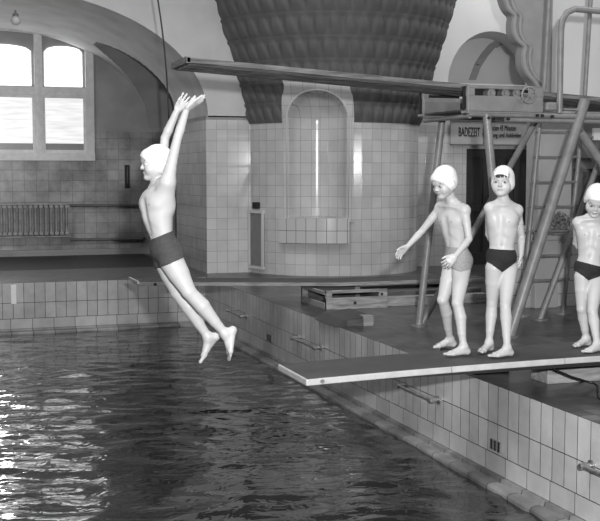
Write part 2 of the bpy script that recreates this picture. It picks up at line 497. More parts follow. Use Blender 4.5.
sur = mb.build('wall_pier_niche_surround', [M['pier'], M['plaster_white']], smooth=True, autos=40)
# moulding round the niche head
struct(sur)
pts = []
for k in range(0, 33):
    a = PI*k/32; s, z = -math.cos(a)*(hn+.03), nzs + math.sin(a)*(hn+.03)
    pts.append(pp(tN + s/PR, z, rs(z) + .012))
pts = [pp(tN - (hn+.03)/PR, nz0, PR + .04)] + pts + [pp(tN + (hn+.03)/PR, nz0, PR + .04)]
mb = MB(); mb.tube(pts, .014, 8)
o = struct(mb.build('trim_niche', M['plaster_white'], smooth=True))
# capital with overlapping pointed leaves in rows
mb = MB(); nl = 52; per = 12
rows = []; z = 2.30
while z < 6.55: h = .30 + (z-2.3)*.022; rows.append((z, min(h, 6.58 - z))); z += h
NT = nl*per
for ri, (z0, h) in enumerate(rows):
    nv = 10
    off = .5 if ri % 2 else 0
    def P(i, j):
        t = th0 + 2*PI*(i % NT)/NT; v = j/nv; z_ = z0 + h*v
        u = ((i/per + off) % 1) - .5
        lean = .25*v
        uu = abs(((u + lean + .5) % 1) - .5)*2
        leaf = max(0, 1 - uu**1.4 / max(.05, (1 - v**2)**.8)) if v < 1 else 0
        rr = prad(z_) + .012 + .032*min(1, leaf*1.6)*math.sin(PI*min(1, v*1.05)) 
        if v > .86: rr += .02
        if i == 'x': rr = 0
        return pp(t, z_, rr)
    base = len(mb.v)
    for j in range(nv+1):
        for i in range(NT): mb.v.append(P(i, j))
    for j in range(nv):
        for i in range(NT):
            i2 = (i+1) % NT
            # leave the niche surround free
            zc_ = z0 + h*(j+.5)/nv; tc_ = th0 + 2*PI*(i+.5)/NT
            dt = ((tc_ - tN + PI) % (2*PI)) - PI
            if zc_ < ztop and abs(dt)*PR < sur_w(zc_): continue
            mb.f.append((base+j*NT+i, base+j*NT+i2, base+(j+1)*NT+i2, base+(j+1)*NT+i)); mb.uv.append([(0,0)]*4); mb.mi.append(0)
    # band ring
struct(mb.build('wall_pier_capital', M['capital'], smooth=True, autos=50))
# tiled shelf under the niche
sh0, sh1 = ang_of_px(283.5), ang_of_px(347)
mb = MB(); za, zb = .50, .875
k = 24
for i in range(k):
    a, b = sh0 + (sh1-sh0)*i/k, sh0 + (sh1-sh0)*(i+1)/k; R2 = PR + .15
    mb.quad([pp(a, za, R2), pp(b, za, R2), pp(b, zb, R2), pp(a, zb, R2)], [((a-sh0)*R2+.02, 0), ((b-sh0)*R2+.02, 0), ((b-sh0)*R2+.02, zb-za), ((a-sh0)*R2+.02, zb-za)], 0)
    mb.quad([pp(a, zb, R2), pp(b, zb, R2), pp(b, zb, 1.1), pp(a, zb, 1.1)], None, 1)
    mb.quad([pp(a, za, 1.1), pp(b, za, 1.1), pp(b, za, R2), pp(a, za, R2)], None, 1)
for a in (sh0, sh1): mb.quad([pp(a, za, 1.1), pp(a, zb, 1.1), pp(a, zb, PR+.15), pp(a, za, PR+.15)], None, 1)
M['shelf'] = tile('shelf tiles', .56, .155, .19, .008, .1, .16, .08, .5)
tag(mb.build('niche_shelf', [M['shelf'], M['plaster_white']]), 'white tiled curved shelf jutting out below the arched niche of the round pier', 'shelf')
# framed ventilation grating on the pier
ga, gb = ang_of_px(250.5), ang_of_px(265.5)
gz0, gz1 = 1.555 - 95*17.2/1100, 1.555 - 37*17.2/1100
gr = empty('ventilation_grating', pp((ga+gb)/2, gz0, PR + .01), 'tall framed ventilation grating low on the left flank of the round pier', 'grating')
A, B = Vector(pp(ga, gz0, PR+.01)), Vector(pp(gb, gz0, PR+.01)); ax = (B - A); L = ax.length; ax.normalize(); nr = Vector((ax.y, -ax.x, 0))
if nr.dot(-PC + A) < 0: nr = -nr
nr = Vector((-(ax.y), ax.x, 0)); 
if nr.dot(CAMP - A) < 0: nr = -nr
hz = Vector((0, 0, 1)); w = .045; hh = gz1 - gz0
mb = MB()
for (o_, a_, b_) in ((A, ax*L, hz*w), (A + hz*(hh-w), ax*L, hz*w), (A + hz*w, ax*w, hz*(hh-2*w)), (A + ax*(L-w) + hz*w, ax*w, hz*(hh-2*w))):
    mb.obox(o_, a_, nr*.05, b_)
mb.build('frame', M['plaster_white'], gr, bevel=.006)
mb = MB(); mb.obox(A + ax*w + hz*w + nr*.0, ax*(L-2*w), nr*.015, hz*(hh-2*w))
M['mesh'] = tile('wire mesh', .1, .03, .03, .008, .2, .5, .1, 1)
mb2 = MB()
for i in range(int(L/.035)): mb2.obox(A + ax*(w + .035*i) + hz*w + nr*.015, ax*.008, nr*.008, hz*(hh-2*w))
for i in range(int((hh-2*w)/.035)): mb2.obox(A + ax*w + hz*(w + .035*i) + nr*.018, ax*(L-2*w), nr*.008, hz*.008)
mb.build('backing', M['plaster_dark'], gr)
mb2.build('wire_mesh', M['steel_l'], gr)
mb = MB(); q = Vector(pp(ang_of_px(258), 1.555 - 35.5*17.2/1100, PR)); mb.obox(q - ax*.06 , ax*.12, nr*.07, hz*.1); 
tag(mb.build('switch_box', M['dark'], bevel=.008), 'small dark box fixed on the pier just above the grating', 'box')

# ---------------------------------------- wall right of the pier, door, sign
YD = YF + .1
xd0, xd1 = Py(466, 200, YD).x, Py(560, 200, YD).x
zdt = Py(500, 149, YD).z
mb = MB()
def r2(x0, x1, z0, z1, mi): mb.quad([(x0, YD, z0), (x1, YD, z0), (x1, YD, z1), (x0, YD, z1)], [(x0, z0), (x1, z0), (x1, z1), (x0, z1)], mi)
r2(7.2, xd0, 0, 2.33, 0); r2(xd0, xd1, zdt, 2.33, 0); r2(xd1, 13, 0, 2.33, 0)
# upper wall with an arched vault opening
ac = Py(487, 80, YD).x; al, ar = Py(448, 80, YD).x, Py(536, 80, YD).x; az0 = Py(487, 84, YD).z; az1 = Py(487, 31, YD).z
ah = (ar - al)/2; acx = (al+ar)/2
r2(7.2, al, 2.33, H, 1); r2(ar, 13, 2.33, H, 1); r2(al, ar, 2.33, az0, 1)
n = 32
for i in range(n):
    xa, xb = acx - ah*math.cos(PI*i/n), acx - ah*math.cos(PI*(i+1)/n)
    fz = lambda x: az0 + (az1-az0)*math.sqrt(max(0, 1 - ((x-acx)/ah)**2))
    mb.quad([(xa, YD, fz(xa)), (xb, YD, fz(xb)), (xb, YD, H), (xa, YD, H)], None, 1)
    mb.quad([(xa, YD, fz(xa)), (xb, YD, fz(xb)), (xb + .3, YD+.9, fz(xb)), (xa + .3, YD+.9, fz(xa))], None, 2)
mb.quad([(al-.3, YD+.9, 2.3), (ar+2, YD+.9, 2.3), (ar+2, YD+.9, az1+.3), (al-.3, YD+.9, az1+.3)], None, 1)
mb.quad([(al, YD, az0), (ar, YD, az0), (ar+.3, YD+.9, az0), (al+.3, YD+.9, az0)], None, 1)
# inner rib
struct(mb.build('wall_end_right', [M['pier'], M['plaster_white'], M['plaster']]))
rib = [((473, 80), (466, 80)), ((478, 67), (472, 64)), ((485, 56), (479, 53)), ((494, 48), (487, 44)), ((503, 43.5), (496, 38.5)), ((512, 41), (505, 36))]
mb = MB(); yr = YD + .88
for (a1, b1), (a2, b2) in zip(rib[:-1], rib[1:]):
    q = [Py(p_[0]+3, p_[1], yr) for p_ in (a1, a2, b2, b1)]
    mb.obox(q[3], q[0]-q[3], (0, .02, 0), q[2]-q[3])
struct(mb.build('trim_arch', M['plaster_grey']))
door = struct(bpy.data.objects.new('door_1', None)); COL.objects.link(door); door.location = (xd0, YD, 0); door.matrix_world = Matrix.Translation((xd0, YD, 0))
nd = 4; dw = (xd1 - xd0)/nd
for i in range(nd):
    mb = MB(); xa = xd0 + dw*i
    mb.box((xa + .01, YD + .05, 0), (xa + dw - .01, YD + .09, zdt))
    mb.box((xa + .01, YD + .02, 0), (xa + .12, YD + .05, zdt)); mb.box((xa + dw - .12, YD + .02, 0), (xa + dw - .01, YD + .05, zdt))
    mb.box((xa + .12, YD + .02, 0), (xa + dw - .12, YD + .05, .2)); mb.box((xa + .12, YD + .02, zdt - .15), (xa + dw - .12, YD + .05, zdt)); mb.box((xa+.12, YD+.02, .9), (xa+dw-.12, YD+.05, 1.0))
    mb.build('door_leaf', M['door'], door)
# sign
sx0, sx1 = Py(451, 130, YD-.08).x, Py(534, 130, YD-.08).x
sz0, sz1 = Py(451, 144, YD-.08).z, Py(451, 121, YD-.08).z
ys_ = YD - .08
sg = empty('bathing_time_sign', (sx0, ys_, sz0), 'long enamel notice headed BADEZEIT hanging over the dark doors behind the tower', 'sign')
mb = MB(); mb.box((sx0, ys_, sz0), (sx1, ys_ + .04, sz1)); mb.build('sign_board', M['sign'], sg, bevel=.004)
mb = MB(); xm = Py(483, 130, ys_).x; mb.box((xm, ys_ - .03, sz0 - .02), (xm + .04, ys_ + .03, sz1 + .02)); mb.build('joint_strip', M['steel'], sg)
mb = MB()
for (a_, b_, c_, d_) in ((sx0, sx1, sz0-.02, sz0), (sx0, sx1, sz1, sz1+.02)): mb.box((a_, ys_-.015, c_), (b_, ys_+.04, d_))
mb.build('sign_edge', M['rung'], sg)
def text(s, x, z, h, width, y, parent, name='lettering', m=None):
    cu = bpy.data.curves.new(name, 'FONT'); cu.body = s; cu.size = 1; cu.extrude = .004
    o = bpy.data.objects.new(name, cu); COL.objects.link(o)
    dg = bpy.context.evaluated_depsgraph_get(); me = bpy.data.meshes.new_from_object(o.evaluated_get(dg))
    bpy.data.objects.remove(o); bpy.data.curves.remove(cu)
    co = np.array([v.co[:] for v in me.vertices]); mn, mxx = co.min(0), co.max(0)
    for v in me.vertices:
        a, b, c = v.co
        v.co = (x + (a-mn[0])/(mxx[0]-mn[0])*width, y - c, z + (b-mn[1])/(mxx[1]-mn[1])*h)
    me.materials.clear(); me.materials.append(m or M['letters'])
    o = bpy.data.objects.new(name, me); COL.objects.link(o); o.parent = parent; o.matrix_parent_inverse = parent.matrix_world.inverted()
    return o
def sxz(px, py): p = Py(px, py, ys_); return p.x, p.z
x_, z_ = sxz(458.7, 136.2); x2_, z2_ = sxz(480, 127.5); text('BADEZEIT', x_, z_, z2_-z_, x2_-x_, ys_-.004, sg)
x_, z_ = sxz(489, 130.5); x2_, z2_ = sxz(516, 125.3); text('Auskleiden 45 Minuten', x_-.12, z_, z2_-z_, x2_-x_+.12, ys_-.004, sg)
x_, z_ = sxz(489, 138.5); x2_, z2_ = sxz(521, 133); text('Reinigung und Ankleiden', x_-.12, z_, z2_-z_, x2_-x_+.12, ys_-.004, sg)

# partition wall behind the ladder
YP = 11.07
xa_, xb_ = Py(503, 260, YP).x, 10.5
zt_ = Py(520, 226, YP).z
mb = MB(); mb.box((xa_, YP, 0), (xb_, YP + .25, zt_), 0)
M['part'] = tile('partition tiles', .42, .15, .15, .007, .14, .25, .1, .4, .2)
struct(mb.build('wall_partition', M['part'], merge=False))
mb = MB(); p0, p1 = Py(539, 200, YP-.1).x, Py(571.5, 200, YP-.1).x
q0, q1 = Py(535.5, 280, YP-.1).x, Py(558.5, 280, YP-.1).x
mb.box((p0, YP-.1, .78), (p1, YP+.2, 2.25)); mb.box((q0, YP-.1, 0), (q1, YP+.2, .78))
struct(mb.build('wall_shaft', M['plaster_grey'], bevel=.01))
# dark shelf with brushwood clump
mb = MB(); s0, s1 = Py(548, 231, YP-.2).x, Py(570, 231, YP-.2).x; zs_ = Py(560, 232.5, YP-.2).z
mb.box((s0, YP - .3, zs_ - .02), (s1, YP - .1, zs_ + .01))
tag(mb.build('wall_shelf', M['rung']), 'small shelf on the shaft seen through the ladder rungs', 'shelf')
bm = bmesh.new(); bmesh.ops.create_icosphere(bm, subdivisions=5, radius=1)
from mathutils import noise
c0 = Vector(((s0+s1)/2, YP - .2, zs_ + .115))
for v in bm.verts:
    d = v.co.copy(); k = 1 + .35*noise.noise(d*4) + .22*noise.noise(d*11)
    v.co = c0 + Vector((d.x*.115*k, d.y*.085*k, d.z*.105*k))
me = bpy.data.meshes.new('brushwood_clump'); bm.to_mesh(me); bm.free(); me.materials.append(M['sponge'])
o = bpy.data.objects.new('brushwood_clump', me); COL.objects.link(o); tag(o, 'rough matted dark clump lying on the small shelf behind the ladder', 'clump')

# grey panelled wall right of the ladder
mb = MB(); xw0 = Py(573, 200, 12).x
mb.box((xw0, 12, zt_), (10.5, 12.1, 2.25), 0)
for yy in (137, 157, 168): 
    z1_ = Py(585, yy, 11.97).z; mb.box((xw0, 11.96, z1_ - .012), (10.5, 12, z1_ + .012), 0)
struct(mb.build('wall_panelled', M['panel']))
mb = MB(); a, b = Py(585.5, 180, 11.9).x, Py(606, 180, 11.9).x; z1_, z0_ = Py(590, 172, 11.9).z, zt_ - .1
mb.box((a, 11.8, z0_), (b, 11.96, z1_)); 
cb = empty('wall_cabinet', (a, 11.8, z0_), 'dark cabinet on the panelled wall at the right edge behind the small boy', 'cabinet')
mb.build('body', M['wood_d'], cb)
mb = MB(); 
for i in range(3): mb.box((a + .03 + i*.09, 11.785, z0_ + .04), (a + .10 + i*.09, 11.8, z1_ - .04))
mb.build('door', M['dark'], cb)
mb = MB(); a, b = Py(596.5, 134, 11.9).x, Py(606, 134, 11.9).x; mb.box((a, 11.95, Py(590, 140, 11.9).z), (b, 12.0, Py(590, 128, 11.9).z))
tag(mb.build('notice_plate', M['plaster_white'], bevel=.004), 'small pale plate high on the panelled wall at the right edge', 'plate')

# upper gallery wall: white plaster block and the grey scalloped console before it
YG = 12.2
xg = Py(546, 50, YG).x
mb = MB(); mb.box((xg, YG - .14, 2.36), (13, YG + .5, H))
struct(mb.build('wall_gallery', M['plaster_white']))
# shallow arch moulding on it
prof = []
def cpx(px, py): p = Py(px, py, YG - .25); return Vector((p.x, YG - .25, p.z))
edge = [(494,-30),(496,-14),(499,0),(503,10),(508,16),(507.5,24),(508,33),(512,41),(518,47),(517,56),(518,66),(522,75),(528,82),(533,90),(536,98),(538,106)]
# smooth the edge
def catmull(p, k=6):
    out = []
    for i in range(len(p)-1):
        a, b, c, d = p[max(i-1,0)], p[i], p[i+1], p[min(i+2, len(p)-1)]
        for j in range(k):
            t = j/k
            out.append(tuple(.5*((2*b[q]) + (-a[q]+c[q])*t + (2*a[q]-5*b[q]+4*c[q]-d[q])*t*t + (-a[q]+3*b[q]-3*c[q]+d[q])*t**3) for q in (0,1)))
    out.append(p[-1]); return out
ce = catmull(edge, 5)
ce = [(p[0] + 4, p[1]) for p in ce]
poly = [cpx(*p) for p in ce] + [cpx(546, 106), cpx(549.5, -30)]
mb = MB(); mb.prism(poly, (0, .14, 0))
cons = mb.build('wall_console', [M['console']]); struct(cons)
for dx, r_, dy in ((3.0, .032, -.0), (8.5, .026, 0)):
    mb = MB(); mb.tube([cpx(p[0] + dx, p[1]) + Vector((0, dy, 0)) for p in ce], r_, 10)
    struct(mb.build('trim_console', M['console'], smooth=True))
# ============================================================== bay fittings
rx0, rx1 = Py(-20, 220, YW-.25).x, Py(69, 220, YW-.25).x
rz0, rz1 = Py(30, 236, YW-.25).z, Py(30, 203.5, YW-.25).z
rad = empty('radiator', (rx0, YW-.2, rz0), 'grey cast iron column radiator below the big window', 'radiator')
nsec = 17; sw = (rx1-rx0)/nsec
for i in range(nsec):
    mb = MB(); xc = rx0 + sw*(i+.5)
    for yy in (YW-.27, YW-.19): mb.tube([(xc, yy, rz0+.05), (xc, yy, rz0+.09), (xc, yy, rz1-.09), (xc, yy, rz1-.05)], [.03, .024, .024, .03], 8)
    mb.tube([(xc, YW-.31, rz1-.05), (xc, YW-.15, rz1-.05)], .038, 8); mb.tube([(xc, YW-.31, rz0+.05), (xc, YW-.15, rz0+.05)], .038, 8)
    mb.build('radiator_section', M['radiator'], rad, smooth=True, autos=50)
mb = MB(); mb.box((rx0-.02, YW-.33, rz1-.03), (rx1+.02, YW-.10, rz1+.01)); mb.build('top_cover', M['radiator'], rad, bevel=.008)
mb = MB(); mb.box((rx0-.02, YW-.30, rz0-.03), (rx1+.02, YW-.02, rz0)); mb.build('bracket', M['radiator'], rad, bevel=.006)
for (yy, x1_, lab) in ((205.5, 176, 'upper of the two thin pipes running right from the radiator along the bay wall'), (239.8, 142, 'lower of the two thin pipes running right from the radiator along the bay wall')):
    a, b = Py(70, yy, YW-.06), Py(x1_, yy, YW-.06)
    mb = MB(); mb.tube([(a.x, YW-.10, a.z), (b.x, YW-.10, a.z), (b.x + .04, YW-.03, a.z), (b.x+.04, YW+.02, a.z)], .028, 10)
    for t in (.25, .6): x_ = a.x + (b.x-a.x)*t; mb.box((x_-.02, YW-.10, a.z-.04), (x_+.02, YW, a.z-.01))
    tag(mb.build('heating_pipe', M['pipe'], smooth=True, autos=40), lab, 'pipe')
# thermometer board
a, b = Py(125, 188, YW-.03), Py(129.5, 165, YW-.03)
th = empty('wall_thermometer', (a.x, YW, a.z), 'narrow dark upright plate on the bay wall behind the leaping boy', 'plate')
mb = MB(); mb.box((a.x, YW-.04, a.z), (b.x, YW, b.z)); mb.build('board', M['dark'], th, bevel=.008)
mb = MB(); mb.tube([((a.x+b.x)/2, YW-.05, a.z+.08), ((a.x+b.x)/2, YW-.05, b.z-.04)], .008, 8); mb.build('glass_tube', M['rung'], th, smooth=True)
# globe lamp on the vault
p = Py(15.7, 20.7, YF - .05)
lp = empty('globe_lamp', p, 'small round white glass globe lamp under the crown of the big arch', 'lamp')
bm = bmesh.new(); bmesh.ops.create_uvsphere(bm, u_segments=24, v_segments=16, radius=.07)
for v in bm.verts: v.co += p
me = bpy.data.meshes.new('globe'); bm.to_mesh(me); bm.free(); me.materials.append(M['globe'])
for q in me.polygons: q.use_smooth = True
o = bpy.data.objects.new('globe', me); COL.objects.link(o); o.parent = lp; o.matrix_parent_inverse = lp.matrix_world.inverted()
mb = MB(); mb.tube([p + Vector((0,0,.06)), p + Vector((0,0,.09)), p + Vector((0,0,.11))], [.045, .045, .02], 16); mb.tube([p + Vector((0,0,.1)), p + Vector((0,.0,.14)), p + Vector((0,.05,.15))], .014, 8)
mb.build('fitting', M['steel'], lp, smooth=True, autos=40)
# cable hanging from the roof
mb = MB(); a, b = Py(151, -40, 12.5), Py(169, 121, 12.5)
pts = [a.lerp(b, i/14) + Vector((.04*math.sin(i/14*PI), 0, 0)) for i in range(15)]
q = Py(167.5, 118, 12.5)
a2 = Py(151, -130, 12.5); pts = [a2] + pts
mb.tube(pts, .009, 6)
tag(mb.build('hanging_cable', M['dark'], smooth=True), 'thin dark cable hanging from the roof behind the tip of the high board', 'cable')

# ============================================================ pool wall bits
def grab(pa, pb, lab):
    A, B = Px(pa[0], pa[1], X0 - .07), Px(pb[0], pb[1], X0 - .07)
    A = Vector((X0 - .07, A.y, (A.z+B.z)/2)); B = Vector((X0 - .07, B.y, A.z))
    e_ = empty('grab_rail', A, lab, 'grab rail', 'grab rails along the pool wall')
    mb = MB(); mb.tube([A, B], .014, 12); mb.build('bar', M['chrome'], e_, smooth=True, autos=50)
    for P_ in (A, B):
        P_ = P_ + (B - A)*(0.04 if P_ is A or (P_-A).length < .01 else -.04)
        mb = MB(); mb.tube([P_ + Vector((-.022, 0, 0)), P_ + Vector((.015, 0, 0)), P_ + Vector((.069, 0, 0))], [.02, .024, .017], 12)
        mb.tube([P_ + Vector((.055, 0, 0)), P_ + Vector((.068, 0, 0))], .036, 16)
        mb.build('bracket', M['chrome'], e_, smooth=True, autos=40)
grab((242, 316), (227, 310.3), 'farthest nickel grab rail on the tiled pool wall, near the leaping boy\'s feet')
grab((316, 347), (292, 338.5), 'nickel grab rail on the pool wall just beyond the tip of the low springboard')
grab((433, 400), (398, 386.5), 'nickel grab rail on the pool wall directly under the low springboard')
grab((640, 490), (580.5, 467), 'nearest nickel grab rail on the pool wall at the lower right corner')
def outlet(px0, py0, px1, py1, lab):
    a, b = Px(px0, py0, X0-.006), Px(px1, py1, X0-.006)
    y0_, y1_ = sorted((a.y, b.y)); z1_ = a.z; z0_ = b.z
    e_ = empty('outlet_grate', (X0-.006, (y0_+y1_)/2, z0_), lab, 'grate', 'overflow grates in the pool wall')
    mb = MB(); mb.box((X0-.02, y0_, z0_), (X0-.001, y1_, z1_)); mb.build('plate', M['rung'], e_, bevel=.003)
    for i in range(3):
        for j in range(3):
            mb = MB()
            yc = y0_ + (y1_-y0_)*(i+.5)/3; zc = z0_ + (z1_-z0_)*(j+.5)/3
            mb.tube([(X0-.0195, yc, zc), (X0-.0225, yc, zc)], .014, 10)
            mb.build('hole', M['dark'], e_, smooth=True, autos=40)
outlet(491.5, 438, 502, 453, 'dark square perforated grate in the pool wall below the low springboard')
outlet(268, 333.5, 272.5, 342.5, 'dark perforated grate far along the pool wall beside the second grab rail')
# broken ledge tile: white tile in the end wall
a, b = Py(11.2, 304, YB), Py(16, 284.5, YB)
mb = MB(); mb.box((a.x, YB-.012, a.z), (b.x, YB-.002, b.z)); tag(mb.build('replacement_tile', M['capcloth'], bevel=.002), 'single bright white replacement tile in the far pool end wall', 'tile')

# ============================================================ diving boards
BZ = .26
def plank(y0_, y1_, x0_, x1_, ztop_fn, th_, n=40, inset=0):
    mb = MB()
    for i in range(n):
        xa, xb = x0_ + (x1_-x0_)*i/n, x0_ + (x1_-x0_)*(i+1)/n
        za, zb = ztop_fn(xa), ztop_fn(xb)
        mb.quad([(xa, y0_, za), (xb, y0_, zb), (xb, y1_, zb), (xa, y1_, za)], None, 0)
        mb.quad([(xa, y1_, za-th_), (xb, y1_, zb-th_), (xb, y0_, zb-th_), (xa, y0_, za-th_)], None, 0)
        mb.quad([(xa, y0_, za-th_), (xb, y0_, zb-th_), (xb, y0_, zb), (xa, y0_, za)], None, 0)
        mb.quad([(xa, y1_, za), (xb, y1_, zb), (xb, y1_, zb-th_), (xa, y1_, za-th_)], None, 0)
    for x_, z_ in ((x0_, ztop_fn(x0_)), (x1_, ztop_fn(x1_))):
        mb.quad([(x_, y0_, z_-th_), (x_, y0_, z_), (x_, y1_, z_), (x_, y1_, z_-th_)], None, 0)
    return mb
# low (near) board
NX0 = 2.30; NY0, NY1 = 6.63, 7.235
nz = lambda x: BZ + .0 - .035*max(0, (4.6-x)/2.3)**2
nb = empty('low_springboard', (5, 6.93, 0), 'near low springboard with dark top and pale edge carrying the three boys', 'springboard')
plank(NY0, NY1, NX0, 8.2, lambda x: nz(x)-.004, .042).build('plank', M['board_edge'], nb, bevel=.006)
plank(NY0+.012, NY1-.012, NX0+.015, 8.15, nz, .006).build('matting', M['board_top'], nb)
bolt_p = []
mb = MB()
for x_ in (NX0 + .11,): 
    z_ = nz(x_) - .024; mb.tube([(x_, NY0+.01, z_), (x_, NY0-.008, z_)], .014, 14)
mb.build('bolt', M['rung'], nb, smooth=True, autos=40)
for x_ in (3.34, 4.22, 5.1):
    mb = MB(); mb.box((x_-.002, NY0-.0015, nz(x_)-.046), (x_+.002, NY0+.01, nz(x_)-.004)); mb.build('edge_joint', M['rung'], nb)
mb = MB(); mb.box((NX0+.5, NY0+.02, BZ-.075), (7.8, NY0+.05, BZ-.047)); mb.box((NX0+.5, NY1-.05, BZ-.075), (7.8, NY1-.02, BZ-.047)); mb.build('stiffener', M['dark'], nb)
# far board
FY0, FY1 = 12.08, 12.63
fx0 = Py(139, 282, FY0).x; fx1 = Py(486, 282, FY0).x
fz = lambda x: .262 + .095*max(0, (4.6 - x)/2.7)
fb = empty('far_springboard', ((fx0+fx1)/2, 12.35, 0), 'far low springboard lying across the deck before the round pier', 'springboard')
plank(FY0, FY1, fx0, fx1, lambda x: fz(x)-.004, .042).build('plank', M['wood'], fb, bevel=.005)
plank(FY0+.01, FY1-.01, fx0+.012, fx1-.01, fz, .006).build('matting', M['board_top'], fb)
mb = MB(); mb.box((fx0-.02, FY0, fz(fx0)-.03), (fx0+.004, FY1, fz(fx0)+.006)); mb.build('tip_strip', M['board_edge'], fb, bevel=.004)
mb = MB(); x_ = fx0+.18; mb.tube([(x_, FY0+.01, fz(x_)-.028), (x_, FY0-.012, fz(x_)-.028)], .018, 12); mb.build('bolt', M['dark'], fb, smooth=True, autos=40)
# far board trestle
tr = empty('wooden_trestle', (4.65, 12.0, 0), 'open wooden box trestle carrying the far springboard on the deck', 'trestle')
ta_, tb_ = 4.27, 5.02; tf, tbk = 11.62, 12.45; tz_ = .205
def bx(name, lo, hi, m, par, bv=.004):
    mb = MB(); mb.box(lo, hi); return mb.build(name, m, par, bevel=bv)
bx('front_board', (ta_, tf, 0), (tb_, tf+.04, .135), M['wood'], tr)
bx('rail', (ta_, tf, .185), (tb_, tf+.04, tz_+.015), M['wood'], tr)
bx('post', (ta_, tf-.005, 0), (ta_+.07, tf+.05, tz_+.015), M['wood'], tr)
bx('post', (tb_-.10, tf-.005, 0), (tb_, tf+.05, tz_+.015), M['wood'], tr)
bx('side_board', (ta_, tf+.06, .0), (ta_+.03, tbk, .07), M['wood'], tr)
bx('side_rail', (ta_, tf+.06, .165), (ta_+.03, tbk, .205), M['wood'], tr)
bx('post', (ta_, tbk, 0), (ta_+.07, tbk+.06, tz_), M['wood'], tr)
bx('post', (tb_-.07, tbk, 0), (tb_, tbk+.06, tz_), M['wood'], tr)
bx('back_board', (ta_, tbk+.02, 0), (tb_, tbk+.05, .2), M['wood_d'], tr)
for x_, z_ in ((4.62, .07), (4.95, .16)):
    mb = MB(); mb.tube([(x_, tf-.006, z_), (x_, tf+.01, z_)], .018, 12); mb.build('bolt', M['dark'], tr, smooth=True, autos=40)
mb = MB(); mb.box((5.03, 11.70, 0), (6.35, 11.82, .11)); tag(mb.build('timber_beam', M['wood'], bevel=.006), 'long pale timber beam on the deck right of the far trestle', 'beam')
mb = MB(); mb.box((5.03, 11.84, .0), (6.35, 12.5, .16)); tag(mb.build('timber_baulk', M['wood_d'], bevel=.006), 'dark timber baulk under the far springboard behind the pale beam', 'baulk')
# slab on deck
a = Pz(372, 325.5, 0)
mb = MB(); ox = a.x; oy = a.y
mb.prism([(ox-.40, oy, .0), (ox, oy, 0), (ox, oy, .105), (ox-.30, oy, .07)], (0, .62, 0))
wd = empty('wooden_wedge', (ox, oy, 0), 'low dark-topped wooden wedge on the deck edge in front of the trestle', 'wedge')
mb.build('ramp', M['board_top'], wd); 
bx('end_block', (ox-.10, oy-.02, 0), (ox+.01, oy+.10, .105), M['wood'], wd)
bx('lath', (ox-.28, oy-.015, 0), (ox-.10, oy+.0, .07), M['wood_d'], wd)

# near board block, cable and coupling on the deck
bl = empty('wooden_support', (4.8, 7.2, 0), 'rough timber block under the near springboard at the right edge', 'block')
bx('beam', (4.30, 6.98, 0), (6.6, 7.22, .11), M['wood'], bl, .008)
bx('beam', (4.30, 6.99, .11), (6.6, 7.20, .180), M['wood'], bl, .008)
bx('back_beam', (3.97, 7.5, 0), (4.28, 8.1, .14), M['wood_d'], bl)
mb = MB(); pts = []
for (px, py, z_) in ((545, 366.2, .13), (551, 368, .12), (560, 372, .10), (572, 377, .07), (585, 381, .045), (594, 383.5, .03), (597.5, 386, .018), (597.5, 392, .012), (600, 398, .012)): pts.append(Py(px, py, 6.80) if z_ > .02 else Pz(px, py, z_))
mb.tube(pts, .008, 8); tag(mb.build('rubber_hose', M['rubber'], smooth=True), 'black hose trailing from under the near springboard over the deck', 'hose')
p = Pz(606, 391, .03); mb = MB(); mb.tube([p, p + Vector((.0, 0, .05)), p + Vector((0, 0, .075))], [.03, .03, .015], 14); mb.tube([p + Vector((-.04, 0, -.015)), p + Vector((.05, 0, -.015))], .015, 10)
tag(mb.build('hose_coupling', M['chrome'], smooth=True, autos=40), 'small bright metal coupling on the deck at the end of the black hose', 'coupling')

# ============================================================ diving tower
YN, YFR = 9.12, 10.09                            # near and far truss
TP = empty('diving_tower', (5.9, 9.6, 0), 'grey tubular steel diving tower standing on the deck behind the boys', 'diving tower')
def ny(px, py): return Py(px, py, YN)
def fy(px, py): return Py(px, py, YFR)
def tub(name, pts, r, m='steel', n=14):
    mb = MB(); mb.tube(pts, r, n); return mb.build(name, M[m], TP, smooth=True, autos=50)
fA = Pz(421, 327, 0); fA = Vector((fA.x, YFR, 0)); fB = Vector((Pz(511, 338, 0).x, YN, 0)); fC = Vector((Pz(547, 322, .0).x, YFR, 0))
tub('leg', [fA, fy(442.5, 116)], .036)
tub('leg', [fA + Vector((.03, .02, 0)), fy(540, 113)], .034)
tub('leg', [fB + Vector((-.03, 0, 0)), ny(486.5, 114)], .040)
tub('leg', [fB, ny(585, 100)], .052)
tub('leg', [fC + Vector((0, .0, 0)), Py(614, 121, YFR)], .030)
tub('brace', [ny(580, 132), ny(612, 178), Vector((ny(612,178).x + 1.0, YN, 0.0))], .042)
for P_ in (fA, fB, fC):
    mb = MB(); mb.tube([P_ + Vector((0,0,0)), P_ + Vector((0,0,.018))], .085, 18); mb.build('foot_plate', M['rung'], TP, smooth=True, autos=40)
XE = 8.6
